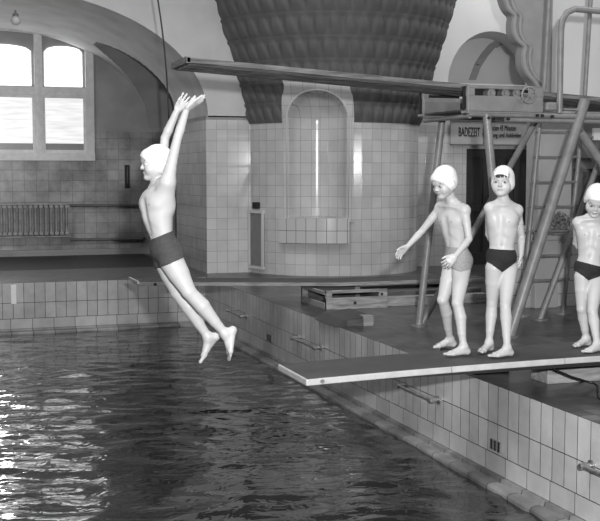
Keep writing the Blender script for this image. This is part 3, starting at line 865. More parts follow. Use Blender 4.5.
# near box girder (slotted) and the far one
def zpx(y, px, py): return Py(px, py, y).z
def girder(y, pxa, pxb, ytop, ybot, s0, s1, st, sb):
    a, b = Py(pxa, ybot, y), Py(pxb, ybot, y); z1_, z0_ = Py(pxa, ytop, y).z, a.z
    zs1, zs0 = Py(s0, st, y).z, Py(s0, sb, y).z; xs0, xs1 = Py(s0, st, y).x, Py(s1, st, y).x
    mb = MB(); t_ = .04
    for lo, hi in (((a.x, y, z0_), (b.x, y+t_, zs0)), ((a.x, y, zs1), (b.x, y+t_, z1_)), ((a.x, y, zs0), (xs0, y+t_, zs1)), ((xs1, y, zs0), (b.x, y+t_, zs1))): mb.box(lo, hi)
    mb.box((a.x, y, z0_-.012), (b.x, y+.14, z0_+.012)); mb.box((a.x, y, z1_-.012), (b.x, y+.14, z1_))
    mb.build('slotted_girder', M['steel_l'], TP, bevel=.004)
    mb = MB(); mb.box((a.x+.02, y+.13, z0_), (b.x-.02, y+.15, z1_)); mb.build('girder_back', M['dark'], TP)
    return a, b, z0_, z1_
ga_, gb_, gz0_, gz1_ = girder(YN - .03, 468, 543, 84.5, 111.5, 475, 530, 88, 95.5)
girder(YFR - .03, 423.5, 467, 91.5, 115, 429, 464, 94.5, 98)
bx('inner_panel', (Py(424, 108, YFR-.06).x, YFR-.06, Py(424, 112, YFR-.06).z), (Py(464, 108, YFR-.06).x, YFR-.03, Py(424, 101, YFR-.06).z), M['steel'], TP)
# long tubes carrying the platform
tub('platform_beam', [ny(468, 113.8), Vector((XE, YN, ny(600, 116).z - .02))], .026)
tub('platform_beam', [fy(423.5, 116.5) , Vector((XE, YFR, fy(600, 121).z))], .026)
tub('lower_beam', [ny(505, 119.8), Vector((XE, YN, ny(600, 122.5).z))], .022)
for px_, nm in ((470, 1), (535, 1), (590, 1)):
    a = ny(px_, 116); tub('cross_beam', [Vector((a.x, YN, a.z)), Vector((a.x + .0, YFR, a.z))], .022)
for x_ in (8.3,):
    tub('leg', [(x_, YN, 0), (x_, YN, 2.1)], .04); tub('leg', [(x_, YFR, 0), (x_, YFR, 2.1)], .04)
# fulcrum rollers inside the slot
for px_ in (489, 503, 514):
    a = Py(px_, 93.5, YN+.05); mb = MB(); mb.tube([(a.x, YN-.0, a.z), (a.x, YN+.09, a.z)], .042, 18); mb.tube([(a.x, YN-.012, a.z), (a.x, YN+.0, a.z)], .018, 12)
    mb.build('roller', M['steel'], TP, smooth=True, autos=40)
# bolts
for px_, py_ in ((537, 115.5), (542, 115.8), (552, 116.5), (488, 118), (495, 118.5), (508, 119)):
    a = Py(px_, py_, YN-.03); mb = MB(); mb.tube([a + Vector((0,-.02,0)), a + Vector((0,.01,0))], .014, 8)
    mb.build('bolt', M['dark'], TP, smooth=True, autos=40)
# hand wheel
hc = Py(529, 95, YN - .09)
hw_ = bpy.data.objects.new('hand_wheel', None)
mb = MB(); R_ = .073
mb.tube([hc + Vector((R_*math.cos(a), 0, R_*math.sin(a))) for a in [2*PI*k/32 for k in range(33)]], .010, 8, cap=False)
for k in range(5):
    a = 2*PI*k/5 + .4; mb.tube([hc, hc + Vector((R_*math.cos(a), 0, R_*math.sin(a)))], .008, 8)
mb.tube([hc + Vector((0,-.02,0)), hc + Vector((0,.08,0))], .02, 12)
mb.build('hand_wheel', M['steel_l'], TP, smooth=True, autos=50)
# ladder with two rails and rungs
YLd = 10.45
def ly(px, py): return Py(px, py, YLd)
lad = empty('steel_ladder', Pz(542, 316, 0), 'tall steel ladder leaning up to the high board platform', 'ladder')
def ltub(name, pts, r, m='steel'):
    mb = MB(); mb.tube(pts, r, 12); return mb.build(name, M[m], lad, smooth=True, autos=50)
bl_, br_ = ly(521.5, 317), ly(563, 314); bl_.z = 0; br_.z = 0
ltub('rail', [bl_, ly(540, 122), ly(544.5, 83), ly(549.5, -6), ly(552, -60)], .024)
ltub('rail', [br_, ly(577.5, 170), ly(581, 133), ly(585, 93), ly(591, -6), ly(594, -60)], .024)
for yy in (107, 131.8, 157, 182, 206.5, 231, 255.5, 280):
    tl_ = (yy-317)/(122-317); xl = 521.5 + (540-521.5)*tl_; xr = 563 + (581-563)*tl_
    a, b = ly(xl, yy), ly(xr, yy-.3); zz_ = (a.z+b.z)/2
    mb = MB(); mb.box((a.x, YLd-.02, zz_-.012), (b.x, YLd+.02, zz_+.008)); 
    mb.tube([(a.x-.035, YLd, zz_), (a.x+.04, YLd, zz_)], .017, 8); mb.tube([(b.x-.04, YLd, zz_), (b.x+.035, YLd, zz_)], .017, 8)
    mb.build('rung', M['rung'], lad)
for P_ in (bl_, br_):
    mb = MB(); mb.tube([P_, P_ + Vector((0,0,.02))], .09, 16); mb.build('foot_plate', M['steel'], lad, smooth=True, autos=40)
# front hand rail
pts = [ny(559.5, 113), ny(560.3, 60), ny(561, 30), ny(562.5, 20), ny(567, 12.5), ny(575, 9), ny(600, 11), ny(640, 14), ny(680, 18)]
tub('guard_rail', pts[:3] + pts[3:], .030)
a, b = ny(680, 18), ny(680, 115); tub('guard_rail', [a, b], .03)
bx('grip_plate', (ny(563,109).x, YN-.02, ny(563,110.5).z), (ny(577,109).x, YN+.1, ny(563,108.3).z), M['steel_l'], TP)
bx('bracket', (ny(545,109).x, YN-.02, ny(545,111).z), (ny(557,109).x, YN+.1, ny(545,102).z), M['steel'], TP, .02)

# high board
hb = empty('high_springboard', (5, 9.6, 2.3), 'high weathered springboard jutting out from the tower over the pool', 'springboard')
HY0, HY1 = 9.36, 9.98
hx0 = Py(187, 57, HY0).x
ht = Py(187, 57, HY0); hr = Py(600, 97, HY0)
sl = (hr.z - ht.z)/(hr.x - ht.x)
hz_ = lambda x: ht.z + sl*(x-ht.x) + .0
plank(HY0, HY1, hx0, 8.4, hz_, .045, 30).build('plank', M['board_side'], hb, bevel=.003)
mb = plank(HY0+.03, HY1-.005, hx0+.03, 8.3, lambda x: hz_(x)-.045, .012, 30); mb.build('underside_boards', M['board_under'], hb)
nlip = 5
mb = MB()
for k in range(6):
    y_ = HY0 + .04 + k*.085; mb.obox((hx0+.02, y_, hz_(hx0)-.068), (5.2, 0, sl*5.2), (0, .012, 0), (0, 0, .012))
mb.build('slat_edges', M['board_under'], hb)
mb = plank(HY0+.0, HY1, hx0-.006, hx0+.03, lambda x: hz_(x)+.006, .055, 2); mb.build('tip_strip', M['board_side'], hb)
bx('fulcrum_bar', (Py(424,91,YFR).x, HY0-.2, 2.02+.10), (Py(466,91,YFR).x, HY1+.15, 2.14), M['wood_d'], TP)
# ================================================================ people
def V(*a): return np.array(a, float)
def N(v): v = np.array(v, float); return v/np.linalg.norm(v)
def W3(p): return np.array(p[:], float)
rt, hd, zu = W3(RT), W3(HD), V(0, 0, 1)
def vec(r, h, z=0): return rt*r + hd*h + zu*z        # r = image right, h = away from the camera

class Field:
    """signed distance field sampled on a grid, smooth unions of rounded forms"""
    def __init__(s, lo, hi, h):
        s.h = h; s.lo = np.array(lo); s.n = np.ceil((np.array(hi)-s.lo)/h).astype(int)+1
        s.D = np.ones(tuple(s.n), np.float32)
        s.ax = [s.lo[i] + h*np.arange(s.n[i]) for i in range(3)]
    def win(s, lo, hi):
        a = np.clip(np.floor((lo-s.lo)/s.h).astype(int), 0, s.n); b = np.clip(np.ceil((hi-s.lo)/s.h).astype(int)+1, 0, s.n)
        sl = tuple(slice(a[i], b[i]) for i in range(3))
        X, Y, Z = np.meshgrid(*[s.ax[i][sl[i]] for i in range(3)], indexing='ij')
        return sl, X, Y, Z
    def comb(s, sl, d, k, sub=False):
        A = s.D[sl]
        if A.size == 0: return
        if sub:
            d = -d; hh = np.maximum(k-np.abs(A-d), 0)/k; s.D[sl] = np.maximum(A, d) + hh*hh*k*.25
        else:
            hh = np.maximum(k-np.abs(A-d), 0)/k; s.D[sl] = np.minimum(A, d) - hh*hh*k*.25
    def add(s, prim, k=.02, sub=False, grow=0):
        t = prim[0]; m = k + .02 + grow
        if t == 'c':                                   # tapered capsule a, b, ra, rb
            _, a, b, ra, rb = prim; r = max(ra, rb)
            sl, X, Y, Z = s.win(np.minimum(a, b)-r-m, np.maximum(a, b)+r+m)
            ab = b-a; L = max(ab@ab, 1e-9)
            tt = np.clip(((X-a[0])*ab[0]+(Y-a[1])*ab[1]+(Z-a[2])*ab[2])/L, 0, 1)
            d = np.sqrt((X-a[0]-tt*ab[0])**2+(Y-a[1]-tt*ab[1])**2+(Z-a[2]-tt*ab[2])**2) - (ra+(rb-ra)*tt)
        else:                                          # ellipsoid c, axes(3x3 rows), radii
            _, c, A, R = prim; r = max(R)
            sl, X, Y, Z = s.win(c-r-m, c+r+m)
            X = X-c[0]; Y = Y-c[1]; Z = Z-c[2]
            q = [(A[i][0]*X+A[i][1]*Y+A[i][2]*Z) for i in range(3)]
            k0 = np.sqrt(sum((q[i]/R[i])**2 for i in range(3)))+1e-9
            k1 = np.sqrt(sum((q[i]/R[i]**2)**2 for i in range(3)))+1e-9
            d = k0*(k0-1)/k1
        s.comb(sl, d-grow, k, sub)
    def mesh(s):
        D = s.D; n = D.shape; ins = D < 0
        c = np.zeros(tuple(k-1 for k in n)+(3,), np.float32); cnt = np.zeros(tuple(k-1 for k in n), np.float32)
        offs = [(0,0,0),(1,0,0),(0,1,0),(1,1,0),(0,0,1),(1,0,1),(0,1,1),(1,1,1)]
        def sub(o): return tuple(slice(o[i], n[i]-1+o[i]) for i in range(3))
        anyin = np.zeros(cnt.shape, bool); allin = np.ones(cnt.shape, bool)
        for o in offs: anyin |= ins[sub(o)]; allin &= ins[sub(o)]
        act = anyin & ~allin
        idx = np.argwhere(act)
        vals = np.stack([D[idx[:,0]+o[0], idx[:,1]+o[1], idx[:,2]+o[2]] for o in offs], 1)
        pos = np.zeros((len(idx), 3)); ct = np.zeros(len(idx))
        for i in range(8):
            for j in range(i+1, 8):
                if sum(abs(offs[i][q]-offs[j][q]) for q in range(3)) != 1: continue
                a, b = vals[:, i], vals[:, j]; mk = (a < 0) != (b < 0)
                t = np.where(mk, a/np.where(mk, a-b, 1), 0)
                p = np.array(offs[i])[None] + t[:, None]*(np.array(offs[j])-np.array(offs[i]))[None]
                pos[mk] += p[mk]; ct[mk] += 1
        pos /= ct[:, None]
        P = s.lo + (idx+pos)*s.h
        vid = -np.ones(cnt.shape, int); vid[tuple(idx.T)] = np.arange(len(idx))
        faces = []
        for ax in range(3):
            o = [0, 0, 0]; o[ax] = 1
            A = ins[tuple(slice(0, n[i]-o[i]) for i in range(3))]; B = ins[tuple(slice(o[i], n[i]) for i in range(3))]
            e = np.argwhere(A != B); u, v = [(1, 2), (2, 0), (0, 1)][ax]
            e = e[(e[:, u] > 0) & (e[:, v] > 0) & (e[:, u] < n[u]-1) & (e[:, v] < n[v]-1)]
            def g_(du, dv):
                q = e.copy(); q[:, u] -= du; q[:, v] -= dv; return vid[q[:, 0], q[:, 1], q[:, 2]]
            f = np.stack([g_(1, 1), g_(0, 1), g_(0, 0), g_(1, 0)], 1)
            fl = ~A[e[:, 0], e[:, 1], e[:, 2]]
            f[fl] = f[fl][:, ::-1]; faces.append(f)
        return P, np.concatenate(faces)

def cap(a, b, ra, rb=None): return ('c', np.array(a, float), np.array(b, float), ra, ra if rb is None else rb)
def ell(c, A, R): return ('e', np.array(c, float), np.array(A, float), R)

def skinmat():
    m, nt, b = newmat('boy skin')
    b.inputs['Roughness'].default_value = .40
    b.inputs['Specular IOR Level'].default_value = .32
    at = nt.nodes.new('ShaderNodeAttribute'); at.attribute_name = 'tone'; at.attribute_type = 'GEOMETRY'
    tc = nt.nodes.new('ShaderNodeTexCoord')
    n = nt.nodes.new('ShaderNodeTexNoise'); n.inputs['Scale'].default_value = 9; n.inputs['Detail'].default_value = 4
    nt.links.new(tc.outputs['Object'], n.inputs['Vector'])
    r = nt.nodes.new('ShaderNodeMapRange'); r.inputs['To Min'].default_value = .93; r.inputs['To Max'].default_value = 1.07
    nt.links.new(n.outputs['Fac'], r.inputs['Value'])
    mu = nt.nodes.new('ShaderNodeMath'); mu.operation = 'MULTIPLY'
    nt.links.new(at.outputs['Fac'], mu.inputs[0]); nt.links.new(r.outputs['Result'], mu.inputs[1])
    nt.links.new(mu.outputs[0], b.inputs['Base Color'])
    return m
M['skin'] = skinmat()
M['eye'] = mat('eye white', .5, .15); M['iris'] = mat('dark iris', .03, .1)
SKIN = .45

def hand(prims, wrist, d, side, pn, size=1.0, curl=(.25, .3, .25), spread=.10, thumb=.6, curls=None):
    """d = towards the fingers, side = thumb side, pn = palm normal (the way the palm faces)"""
    d = N(d); side = N(side - d*np.dot(side, d)); pn = N(np.cross(d, side)*np.sign(np.dot(np.cross(d, side), pn) or 1))
    s = size
    ks = [.026, .009, -.009, -.025]; ln = [.060, .068, .063, .050]; kd = [.066, .069, .066, .060]
    A = [side, d, pn]
    prims.append((ell(wrist+d*.036*s, A, (.031*s, .042*s, .0135*s)), .012))
    for i in range(4):
        kn = wrist + (d*kd[i] + side*ks[i])*s
        prims.append((cap(wrist + (d*.012 + side*ks[i]*.55)*s, kn, .0095*s, .0090*s), .008))
        dd = N(d + side*spread*(1.2-i*.8))
        c = curls[i] if curls else curl
        p = kn; r = .0082*s
        for j, fr in enumerate((.45, .31, .24)):
            a = c[j]; dd = N(dd*math.cos(a) + pn*math.sin(a))
            q = p + dd*ln[i]*fr*s; prims.append((cap(p, q, r, r*.92), .004)); p = q; r *= .92
    t0 = wrist + (d*.014 + side*.018)*s; td = N(side*thumb + d*.85 + pn*.25)
    t1 = t0 + td*.034*s; t2 = t1 + N(td + d*.35 + pn*.1)*.024*s; t3 = t2 + N(td*.5 + d*.7)*.020*s
    prims += [(cap(t0, t1, .0125*s, .0105*s), .010), (cap(t1, t2, .0098*s, .0088*s), .004), (cap(t2, t3, .0088*s, .0075*s), .004)]

def foot(prims, ankle, t, n, size=1.0, L=.19, side=1, point=0):
    """t = towards the toes, n = from the sole up to the instep"""
    t = N(t); n = N(n - t*np.dot(n, t)); l = np.cross(n, t)*side     # l = towards the big toe
    s = size; heel = ankle - n*.036*s - t*.028*s
    sole = ankle - n*.058*s
    prims.append((cap(ankle, heel, .027*s, .023*s), .022))
    prims.append((cap(ankle - n*.004*s, ankle - n*.034*s + t*.062*s, .026*s, .020*s), .022))
    prims.append((cap(heel + l*-.006, sole + n*.015*s + t*.085*s - l*.018*s, .019*s, .015*s), .016))
    prims.append((cap(ankle - n*.030*s + t*.05*s, sole + n*.015*s + t*.100*s + l*.014*s, .020*s, .0165*s), .016))
    prims.append((cap(sole + n*.014*s + t*.098*s + l*.018*s, sole + n*.013*s + t*.096*s - l*.020*s, .0150*s, .0125*s), .012))
    for i in range(5):
        w = .024 - i*.0115; r = (.0108, .0078, .0075, .0072, .0070)[i]; e = (.140, .139, .133, .126, .117)[i]
        a = sole + (n*.012 + t*.098 + l*w*.85)*s; b = sole + (n*.0095 + t*e + l*w)*s
        prims.append((cap(a, b, r*s, r*.95*s), .004))

def head(prims, c, up, fw, s=1.0, tones=None, feats=None, open_eyes=True):
    up = N(up); fw = N(fw - up*np.dot(fw, up)); lf = np.cross(up, fw)
    A = [lf, fw, up]
    P = lambda l, f, u: c + (lf*l + fw*f + up*u)*s
    R = lambda *r: tuple(x*s for x in r)
    prims += [(ell(P(0, -.010, .012), A, R(.071, .086, .082)), .02),
              (ell(P(0, .032, -.042), A, R(.059, .051, .062)), .02),
              (ell(P(0, .060, .022), A, R(.050, .030, .040)), .02),
              (cap(P(.040, .0, -.062), P(.014, .060, -.090), .020*s, .016*s), .02),
              (cap(P(-.040, .0, -.062), P(-.014, .060, -.090), .020*s, .016*s), .02),
              (ell(P(0, .070, -.092), A, R(.020, .017, .014)), .016),
              (ell(P(.033, .048, -.046), A, R(.029, .030, .032)), .016),
              (ell(P(-.033, .048, -.046), A, R(.029, .030, .032)), .016),
              (cap(P(.012, .082, .004), P(.040, .066, .002), .008*s, .008*s), .012),
              (cap(P(-.012, .082, .004), P(-.040, .066, .002), .008*s, .008*s), .012)]
    subs = [(ell(P(.030, .094, -.014), A, R(.017, .014, .011)), .010), (ell(P(-.030, .094, -.014), A, R(.017, .014, .011)), .010)]
    post = [(ell(P(.030, .070, -.015), A, R(.0150, .0125, .0105)), .003), (ell(P(-.030, .070, -.015), A, R(.0150, .0125, .0105)), .003),
            (cap(P(0, .080, -.006), P(0, .0935, -.035), .0060*s, .0080*s), .008),
            (ell(P(.009, .086, -.039), A, R(.0070, .0080, .0060)), .005), (ell(P(-.009, .086, -.039), A, R(.0070, .0080, .0060)), .005),
            (ell(P(0, .0805, -.061), A, R(.019, .0080, .0046)), .004), (ell(P(0, .0795, -.069), A, R(.016, .0080, .0052)), .004)]
    for q in (1, -1):
        post.append((ell(P(q*.071, -.006, -.022), [N(lf*q + fw*.35), N(fw - lf*q*.35), up], R(.008, .018, .029)), .006))
    prims.append(('sub', subs)); prims += post
    if tones is not None:
        for q in (1, -1):
            tones.append((P(q*.030, .082, -.015), .0085*s, .10))       # eye
            for t in (.016, .024, .032, .040): tones.append((P(q*t, .090 - t*.35, .006 + .003*math.sin(t*70)), .0048*s, .28))
        for t in (-.016, -.009, 0, .009, .016): tones.append((P(t, .088 - abs(t)*.25, -.065), .0046*s, .5))
        for q in (1, -1): tones.append((P(q*.006, .091, -.045), .004*s, .5))
    return P, A

def make_boy(name, loc, label, J, trunk, h=.0045):
    """J = dict of joints in world space"""
    root = empty(name, loc, label, 'person', 'boys in bathing caps')
    prims, tones = [], []
    fwd, lat = J['fwd'], N(np.cross(zu, J['fwd']))
    bf, bl_ = J.get('bfwd', fwd), None
    pel, ch, nk = J['pel'], J['chest'], J['neck']
    sp = N(nk - pel); f1 = N(fwd - sp*np.dot(fwd, sp)); l1 = np.cross(sp, f1); A = [l1, f1, sp]
    sp2 = N(ch - pel); pf = N(J.get('pfwd', fwd)); f2 = N(pf - sp2*np.dot(pf, sp2)); l2 = np.cross(sp2, f2); B = [l2, f2, sp2]
    sz = J.get('sz', 1.0)
    R = lambda *r: tuple(x*sz for x in r)
    torso = [(ell(pel, B, R(.104, .078, .080)), .03),
             (ell(pel + sp2*-.035*sz - f2*.030*sz + l2*.042*sz, B, R(.050, .052, .055)), .03),
             (ell(pel + sp2*-.035*sz - f2*.030*sz - l2*.042*sz, B, R(.050, .052, .055)), .03),
             (ell(pel*.55 + ch*.45 + f2*.004, B, R(.088, .062, .115)), .035),
             (ell(ch - sp*.02*sz, A, R(.108, .080, .125)), .04),
             (ell(ch + sp*.055*sz, A, R(.112, .070, .070)), .04),
             (ell(ch + sp*.030*sz + f1*.040*sz + l1*.045*sz, A, R(.046, .030, .038)), .03),
             (ell(ch + sp*.030*sz + f1*.040*sz - l1*.045*sz, A, R(.046, .030, .038)), .03)]
    head_c, neck_top = J['head'], J['head'] - N(J['hup'])*.055*sz - N(J['hfw'])*.012
    arms, legs = [], []
    lg = J.get('lg', 1.0)*sz
    for q_, s2 in (('l', 1), ('r', -1)):
        if J.get('raised'): torso.append((cap(ch + l1*.070*sz*s2 - f1*.02*sz + sp*.0*sz, J['sh'+q_]*.7 + J['el'+q_]*.3, .044*sz, .034*sz), .035))
    arms.append((cap(nk - sp*.02, neck_top, .038*sz, .037*sz), .02))
    for q in ('l', 'r'):
        s_, e_, w_ = J['sh'+q], J['el'+q], J['wr'+q]
        torso.append((cap(nk - sp*.004*sz, s_ + sp*.004, .034*sz, .032*sz), .04))
        torso.append((cap(nk + sp*.028*sz, nk*.4 + s_*.6 + sp*.012*sz, .026*sz, .024*sz), .035))
        torso.append((cap(ch + sp*.03*sz + (s_-nk)*.55, s_, .046*sz, .038*sz), .035))
        arms.append((ell(s_, np.eye(3), R(.036, .036, .036)), .03))
        m1 = s_*.55 + e_*.45
        arms += [(cap(s_, m1, .035*sz, .030*sz), .02), (cap(m1, e_, .030*sz, .0240*sz), .006)]
        m2 = e_*.72 + w_*.28
        arms += [(cap(e_, m2, .0240*sz, .0255*sz), .006), (cap(m2, w_, .0255*sz, .0175*sz), .006)]
    for q in ('l', 'r'):
        hp, kn, an = J['hp'+q], J['kn'+q], J['an'+q]
        m1 = hp*.6 + kn*.4; kf = N(J.get('kf'+q, fwd)); m2 = kn*.68 + an*.32 - kf*.010*sz; m3 = kn*.3+an*.7
        legs += [(cap(hp, m1, .067*lg, .058*lg), .02), (cap(m1, kn, .058*lg, .039*lg), .006),
                 (ell(kn + kf*.012*sz, np.eye(3), R(.029, .029, .032)), .012),
                 (cap(kn, m2, .038*lg, .041*lg), .008), (cap(m2, m3, .041*lg, .0295*lg), .006), (cap(m3, an, .0295*lg, .0225*sz), .006)]
        foot(legs, an, J['ft'+q], J.get('fn'+q, zu), sz, side=(1 if q == 'r' else -1))
    for q in ('l', 'r'):
        hh = J['hand'+q]; hand(arms, J['wr'+q], **hh)
    P, HA = head(prims, head_c, J['hup'], J['hfw'], J.get('hs', 1.06), tones)
    for q in (1, -1): tones.append((ch + sp*.030*sz + f1*.074*sz + l1*.052*sz*q, .0085, .62))
    tones.append((pel*.62 + ch*.38 + f2*.066*sz, .007, .6))
    subs = [(ell(pel*.62 + ch*.38 + f2*.074*sz, B, (.007, .016, .009)), .012),
            (cap(ch + sp*.055*sz + f1*.092*sz, pel*.5 + ch*.5 + f1*.088*sz, .012*sz, .012*sz), .035),
            (cap(ch + sp*.05*sz - f1*.092*sz, pel*.6 + ch*.4 - f1*.086*sz, .014*sz, .014*sz), .035)]
    for q in (1, -1):
        subs.append((cap(ch - sp*.075*sz + f1*.100*sz + l1*.012*sz*q, ch - sp*.125*sz + f1*.075*sz + l1*.085*sz*q, .012*sz, .014*sz), .03))
        torso.append((cap(nk - sp*.006*sz + f1*.048*sz + l1*.012*sz*q, nk*.25 + J['shl' if q > 0 else 'shr']*.75 + f1*.036*sz + sp*.014*sz, .0085*sz, .009*sz), .016))
        torso.append((ell(ch + sp*.03*sz - f1*.052*sz + l1*.062*sz*q, A, R(.038, .022, .055)), .03))
    # hollow along breastbone and spine
    allp = torso + legs + arms + prims
    pts = []
    for p in allp:
        if p[0] == 'sub': continue
        q = p[0]
        if q[0] == 'c': pts += [q[1]-max(q[3:5]), q[1]+max(q[3:5]), q[2]-max(q[3:5]), q[2]+max(q[3:5])]
        else: pts += [q[1]-max(q[3]), q[1]+max(q[3])]
    pts = np.array(pts); lo, hi = pts.min(0)-.03, pts.max(0)+.03
    Fd = Field(lo, hi, h)
    def run(Fd, lst, grow=0):
        for p in lst:
            if p[0] == 'sub':
                for q, k in p[1]: Fd.add(q, k, sub=True)
            else: Fd.add(p[0], p[1], grow=grow)
    # arms and legs are separate fields first so that they join only at their roots
    run(Fd, torso); 
    for q, k in subs: Fd.add(q, k, sub=True)
    L = Field(lo, hi, h); run(L, legs)
    full = tuple(slice(0, k) for k in Fd.n)
    Fd.comb(full, L.D, .022)
    Ar = Field(lo, hi, h); run(Ar, arms)
    Fd.comb(full, Ar.D, .012)
    Hd = Field(lo, hi, h); run(Hd, prims)
    Fd.comb(full, Hd.D, .018)
    Pm, fc = Fd.mesh()
    def mk(nm, Pm, fc, m, parent, tone=False):
        me = bpy.data.meshes.new(nm)
        me.from_pydata(Pm.tolist(), [], fc.tolist())
        me.materials.append(m)
        for p in me.polygons: p.use_smooth = True
        # keep the largest connected piece
        if tone:
            t = np.full(len(Pm), SKIN)
            for c, r, f in tones:
                d = np.linalg.norm(Pm-c, axis=1); k = np.clip((d-r*.7)/(r*.6), 0, 1); t = np.minimum(t, SKIN*(f + (1-f)*k))
            # knees, knuckles and shins a touch darker
            a = me.attributes.new('tone', 'FLOAT', 'POINT'); a.data.foreach_set('value', t.astype(np.float32))
        o = bpy.data.objects.new(nm, me); COL.objects.link(o); o.parent = parent; o.matrix_parent_inverse = parent.matrix_world.inverted()
        return o
    body = mk('body', Pm, fc, M['skin'], root, True)
    # swimming trunks
    kind, m, top, hems = trunk
    T = Field(lo, hi, h); run(T, torso[:5], .007); T2 = Field(lo, hi, h); run(T2, legs[:6], .007); T3 = Field(lo, hi, h); 
    nleg = len(legs)//2
    run(T3, legs[nleg:nleg+6], .007); T.comb(full, T2.D, .022); T.comb(full, T3.D, .022)
    X, Y, Z = np.meshgrid(*T.ax, indexing='ij')
    def plane(p, n): n = N(n); return (X-p[0])*n[0]+(Y-p[1])*n[1]+(Z-p[2])*n[2]
    Dm = np.maximum(T.D, plane(*top))                 # below the waist plane
    hm = None
    for p, n in hems:
        d = plane(p, n); hm = d if hm is None else np.maximum(hm, d)
    Dm = np.maximum(Dm, hm)
    T.D = Dm.astype(np.float32)
    Pt, ft = T.mesh(); mk('swimming_trunks', Pt, ft, M[m], root)
    # bathing cap
    hs = J.get('hs', 1.06)
    lo2, hi2 = head_c - .14, head_c + .14
    C = Field(lo2, hi2, .0035)
    C.add(ell(P(0, -.010, .012), HA, (.0765*hs, .0920*hs, .0880*hs)), .01)
    C.add(ell(P(0, .058, .030), HA, (.053*hs, .036*hs, .042*hs)), .02)
    C.add(ell(P(0, -.012, -.030), HA, (.079*hs, .070*hs, .058*hs)), .02)
    X, Y, Z = np.meshgrid(*C.ax, indexing='ij')
    rel = [X-head_c[0], Y-head_c[1], Z-head_c[2]]
    loc_ = [sum(HA[i][j]*rel[j] for j in range(3))/hs for i in range(3)]
    fo = J.get('cap_open', (.112, -.052, .088, .100, .084))   # fwd, up of opening centre, radii
    d2 = (np.sqrt((loc_[0]/fo[2])**2 + ((loc_[1]-fo[0])/fo[3])**2 + ((loc_[2]-fo[1])/fo[4])**2) - 1)*min(fo[2:])
    low = -(loc_[2] + J.get('cap_low', .074) - .28*loc_[1])
    C.D = np.maximum(np.maximum(C.D, -d2), low).astype(np.float32)
    Pc, fc_ = C.mesh(); cp = mk('bathing_cap', Pc, fc_, M['capcloth'], root)
    return root, P, HA, mk

def fpx(px, py, dh): return W3(Pd(px, py, dh))
def onb(px, py, z): return W3(Pz(px, py, z))

# ---- boy 1: stooping, reaching out
D = 7.95
J = dict(fwd=vec(-.78, -.62), pfwd=vec(-.85, -.5))
J['pel'] = fpx(457.5, 257, D); J['chest'] = fpx(453.5, 224, D-.02); J['neck'] = fpx(452.5, 204.5, D-.04)
J['head'] = fpx(444.2, 180.2, D-.09); J['hup'] = vec(-.30, -.22, .93); J['hfw'] = vec(-.66, -.50, -.80)
J['shr'] = fpx(440.5, 208, D+.06); J['elr'] = fpx(422, 231, D+.10); J['wrr'] = fpx(407, 247, D+.06)
J['shl'] = fpx(464.5, 210.5, D-.12); J['ell'] = fpx(469, 239, D-.17); J['wrl'] = fpx(455.5, 256, D-.24)
J['handr'] = dict(d=vec(-.75, -.1, -.62), side=vec(-.5, -.5, .65), pn=vec(-.35, .2, -.9), size=.92, curl=(.35, .35, .3))
J['handl'] = dict(d=vec(-.80, -.15, -.75), side=vec(-.5, .1, .8), pn=vec(-.1, .9, -.2), size=.95, curl=(.45, .7, .5), spread=.16)
J['hpr'] = fpx(451.5, 268, D+.03); J['hpl'] = fpx(461.5, 269, D-.055)
ZB1 = BZ - .012
J['anr'] = onb(450.0, 349.3, ZB1) + zu*.066; J['anl'] = onb(463.5, 357.2, ZB1) + zu*.066
J['knr'] = fpx(442.8, 300, 7.90); J['knl'] = fpx(457.5, 303.5, 7.76)
J['ftr'] = vec(-.93, -.32); J['ftl'] = vec(-.9, -.36)
J['kfr'] = vec(-.9, -.4); J['kfl'] = vec(-.85, -.5)
J['cap_open'] = (.108, -.058, .082, .100, .094); J['cap_low'] = .070
for q in 'rl': J['an'+q][2] = BZ + .064
boy1 = make_boy('person', (J['anl'][0], J['anl'][1], BZ), 'boy in white cap and pale trunks stooping on the springboard, one arm stretched out', J,
    ('brief', 'trunk_light', (fpx(458, 247, D), vec(.10, 0, 1)), [(fpx(455, 269, D), vec(-.35, 0, -1)), (fpx(458, 270, D), vec(.22, 0, -1))]))

# ---- boy 2: standing, facing the camera
D = 7.90
J = dict(fwd=vec(-.30, -.95), pfwd=vec(-.28, -.95))
J['pel'] = fpx(501.3, 256.5, D); J['chest'] = fpx(502.5, 225, D+.0); J['neck'] = fpx(503.5, 203.5, D-.01)
J['head'] = fpx(502.8, 180.0, D-.03); J['hup'] = vec(.03, .0, 1); J['hfw'] = vec(-.36, -.92, -.12)
J['shr'] = fpx(490.2, 208.5, D-.03); J['elr'] = fpx(488.5, 234, D+.12); J['wrr'] = fpx(497, 250, D+.15)
J['shl'] = fpx(517, 210.5, D+.04); J['ell'] = fpx(521.5, 237, D+.10); J['wrl'] = fpx(521, 254.5, D+.04)
J['handr'] = dict(d=vec(.7, .0, -.5), side=vec(.2, .3, .9), pn=vec(0, .9, 0), size=.85)
J['handl'] = dict(d=vec(-.05, -.1, -1), side=vec(-.2, -.95, 0), pn=vec(-.95, .1, 0), size=.85)
J['hpr'] = fpx(494.5, 268, D-.01); J['hpl'] = fpx(508.5, 268, D+.02)
J['anr'] = onb(489.0, 351.5, BZ) + zu*.064; J['anl'] = onb(507.0, 356.8, BZ) + zu*.064
J['knr'] = fpx(492, 303, 7.93); J['knl'] = fpx(505.3, 304.5, 7.80)
J['ftr'] = vec(-.62, -.78); J['ftl'] = vec(-.86, -.45)
J['cap_open'] = (.112, -.040, .084, .100, .080); J['cap_low'] = .066
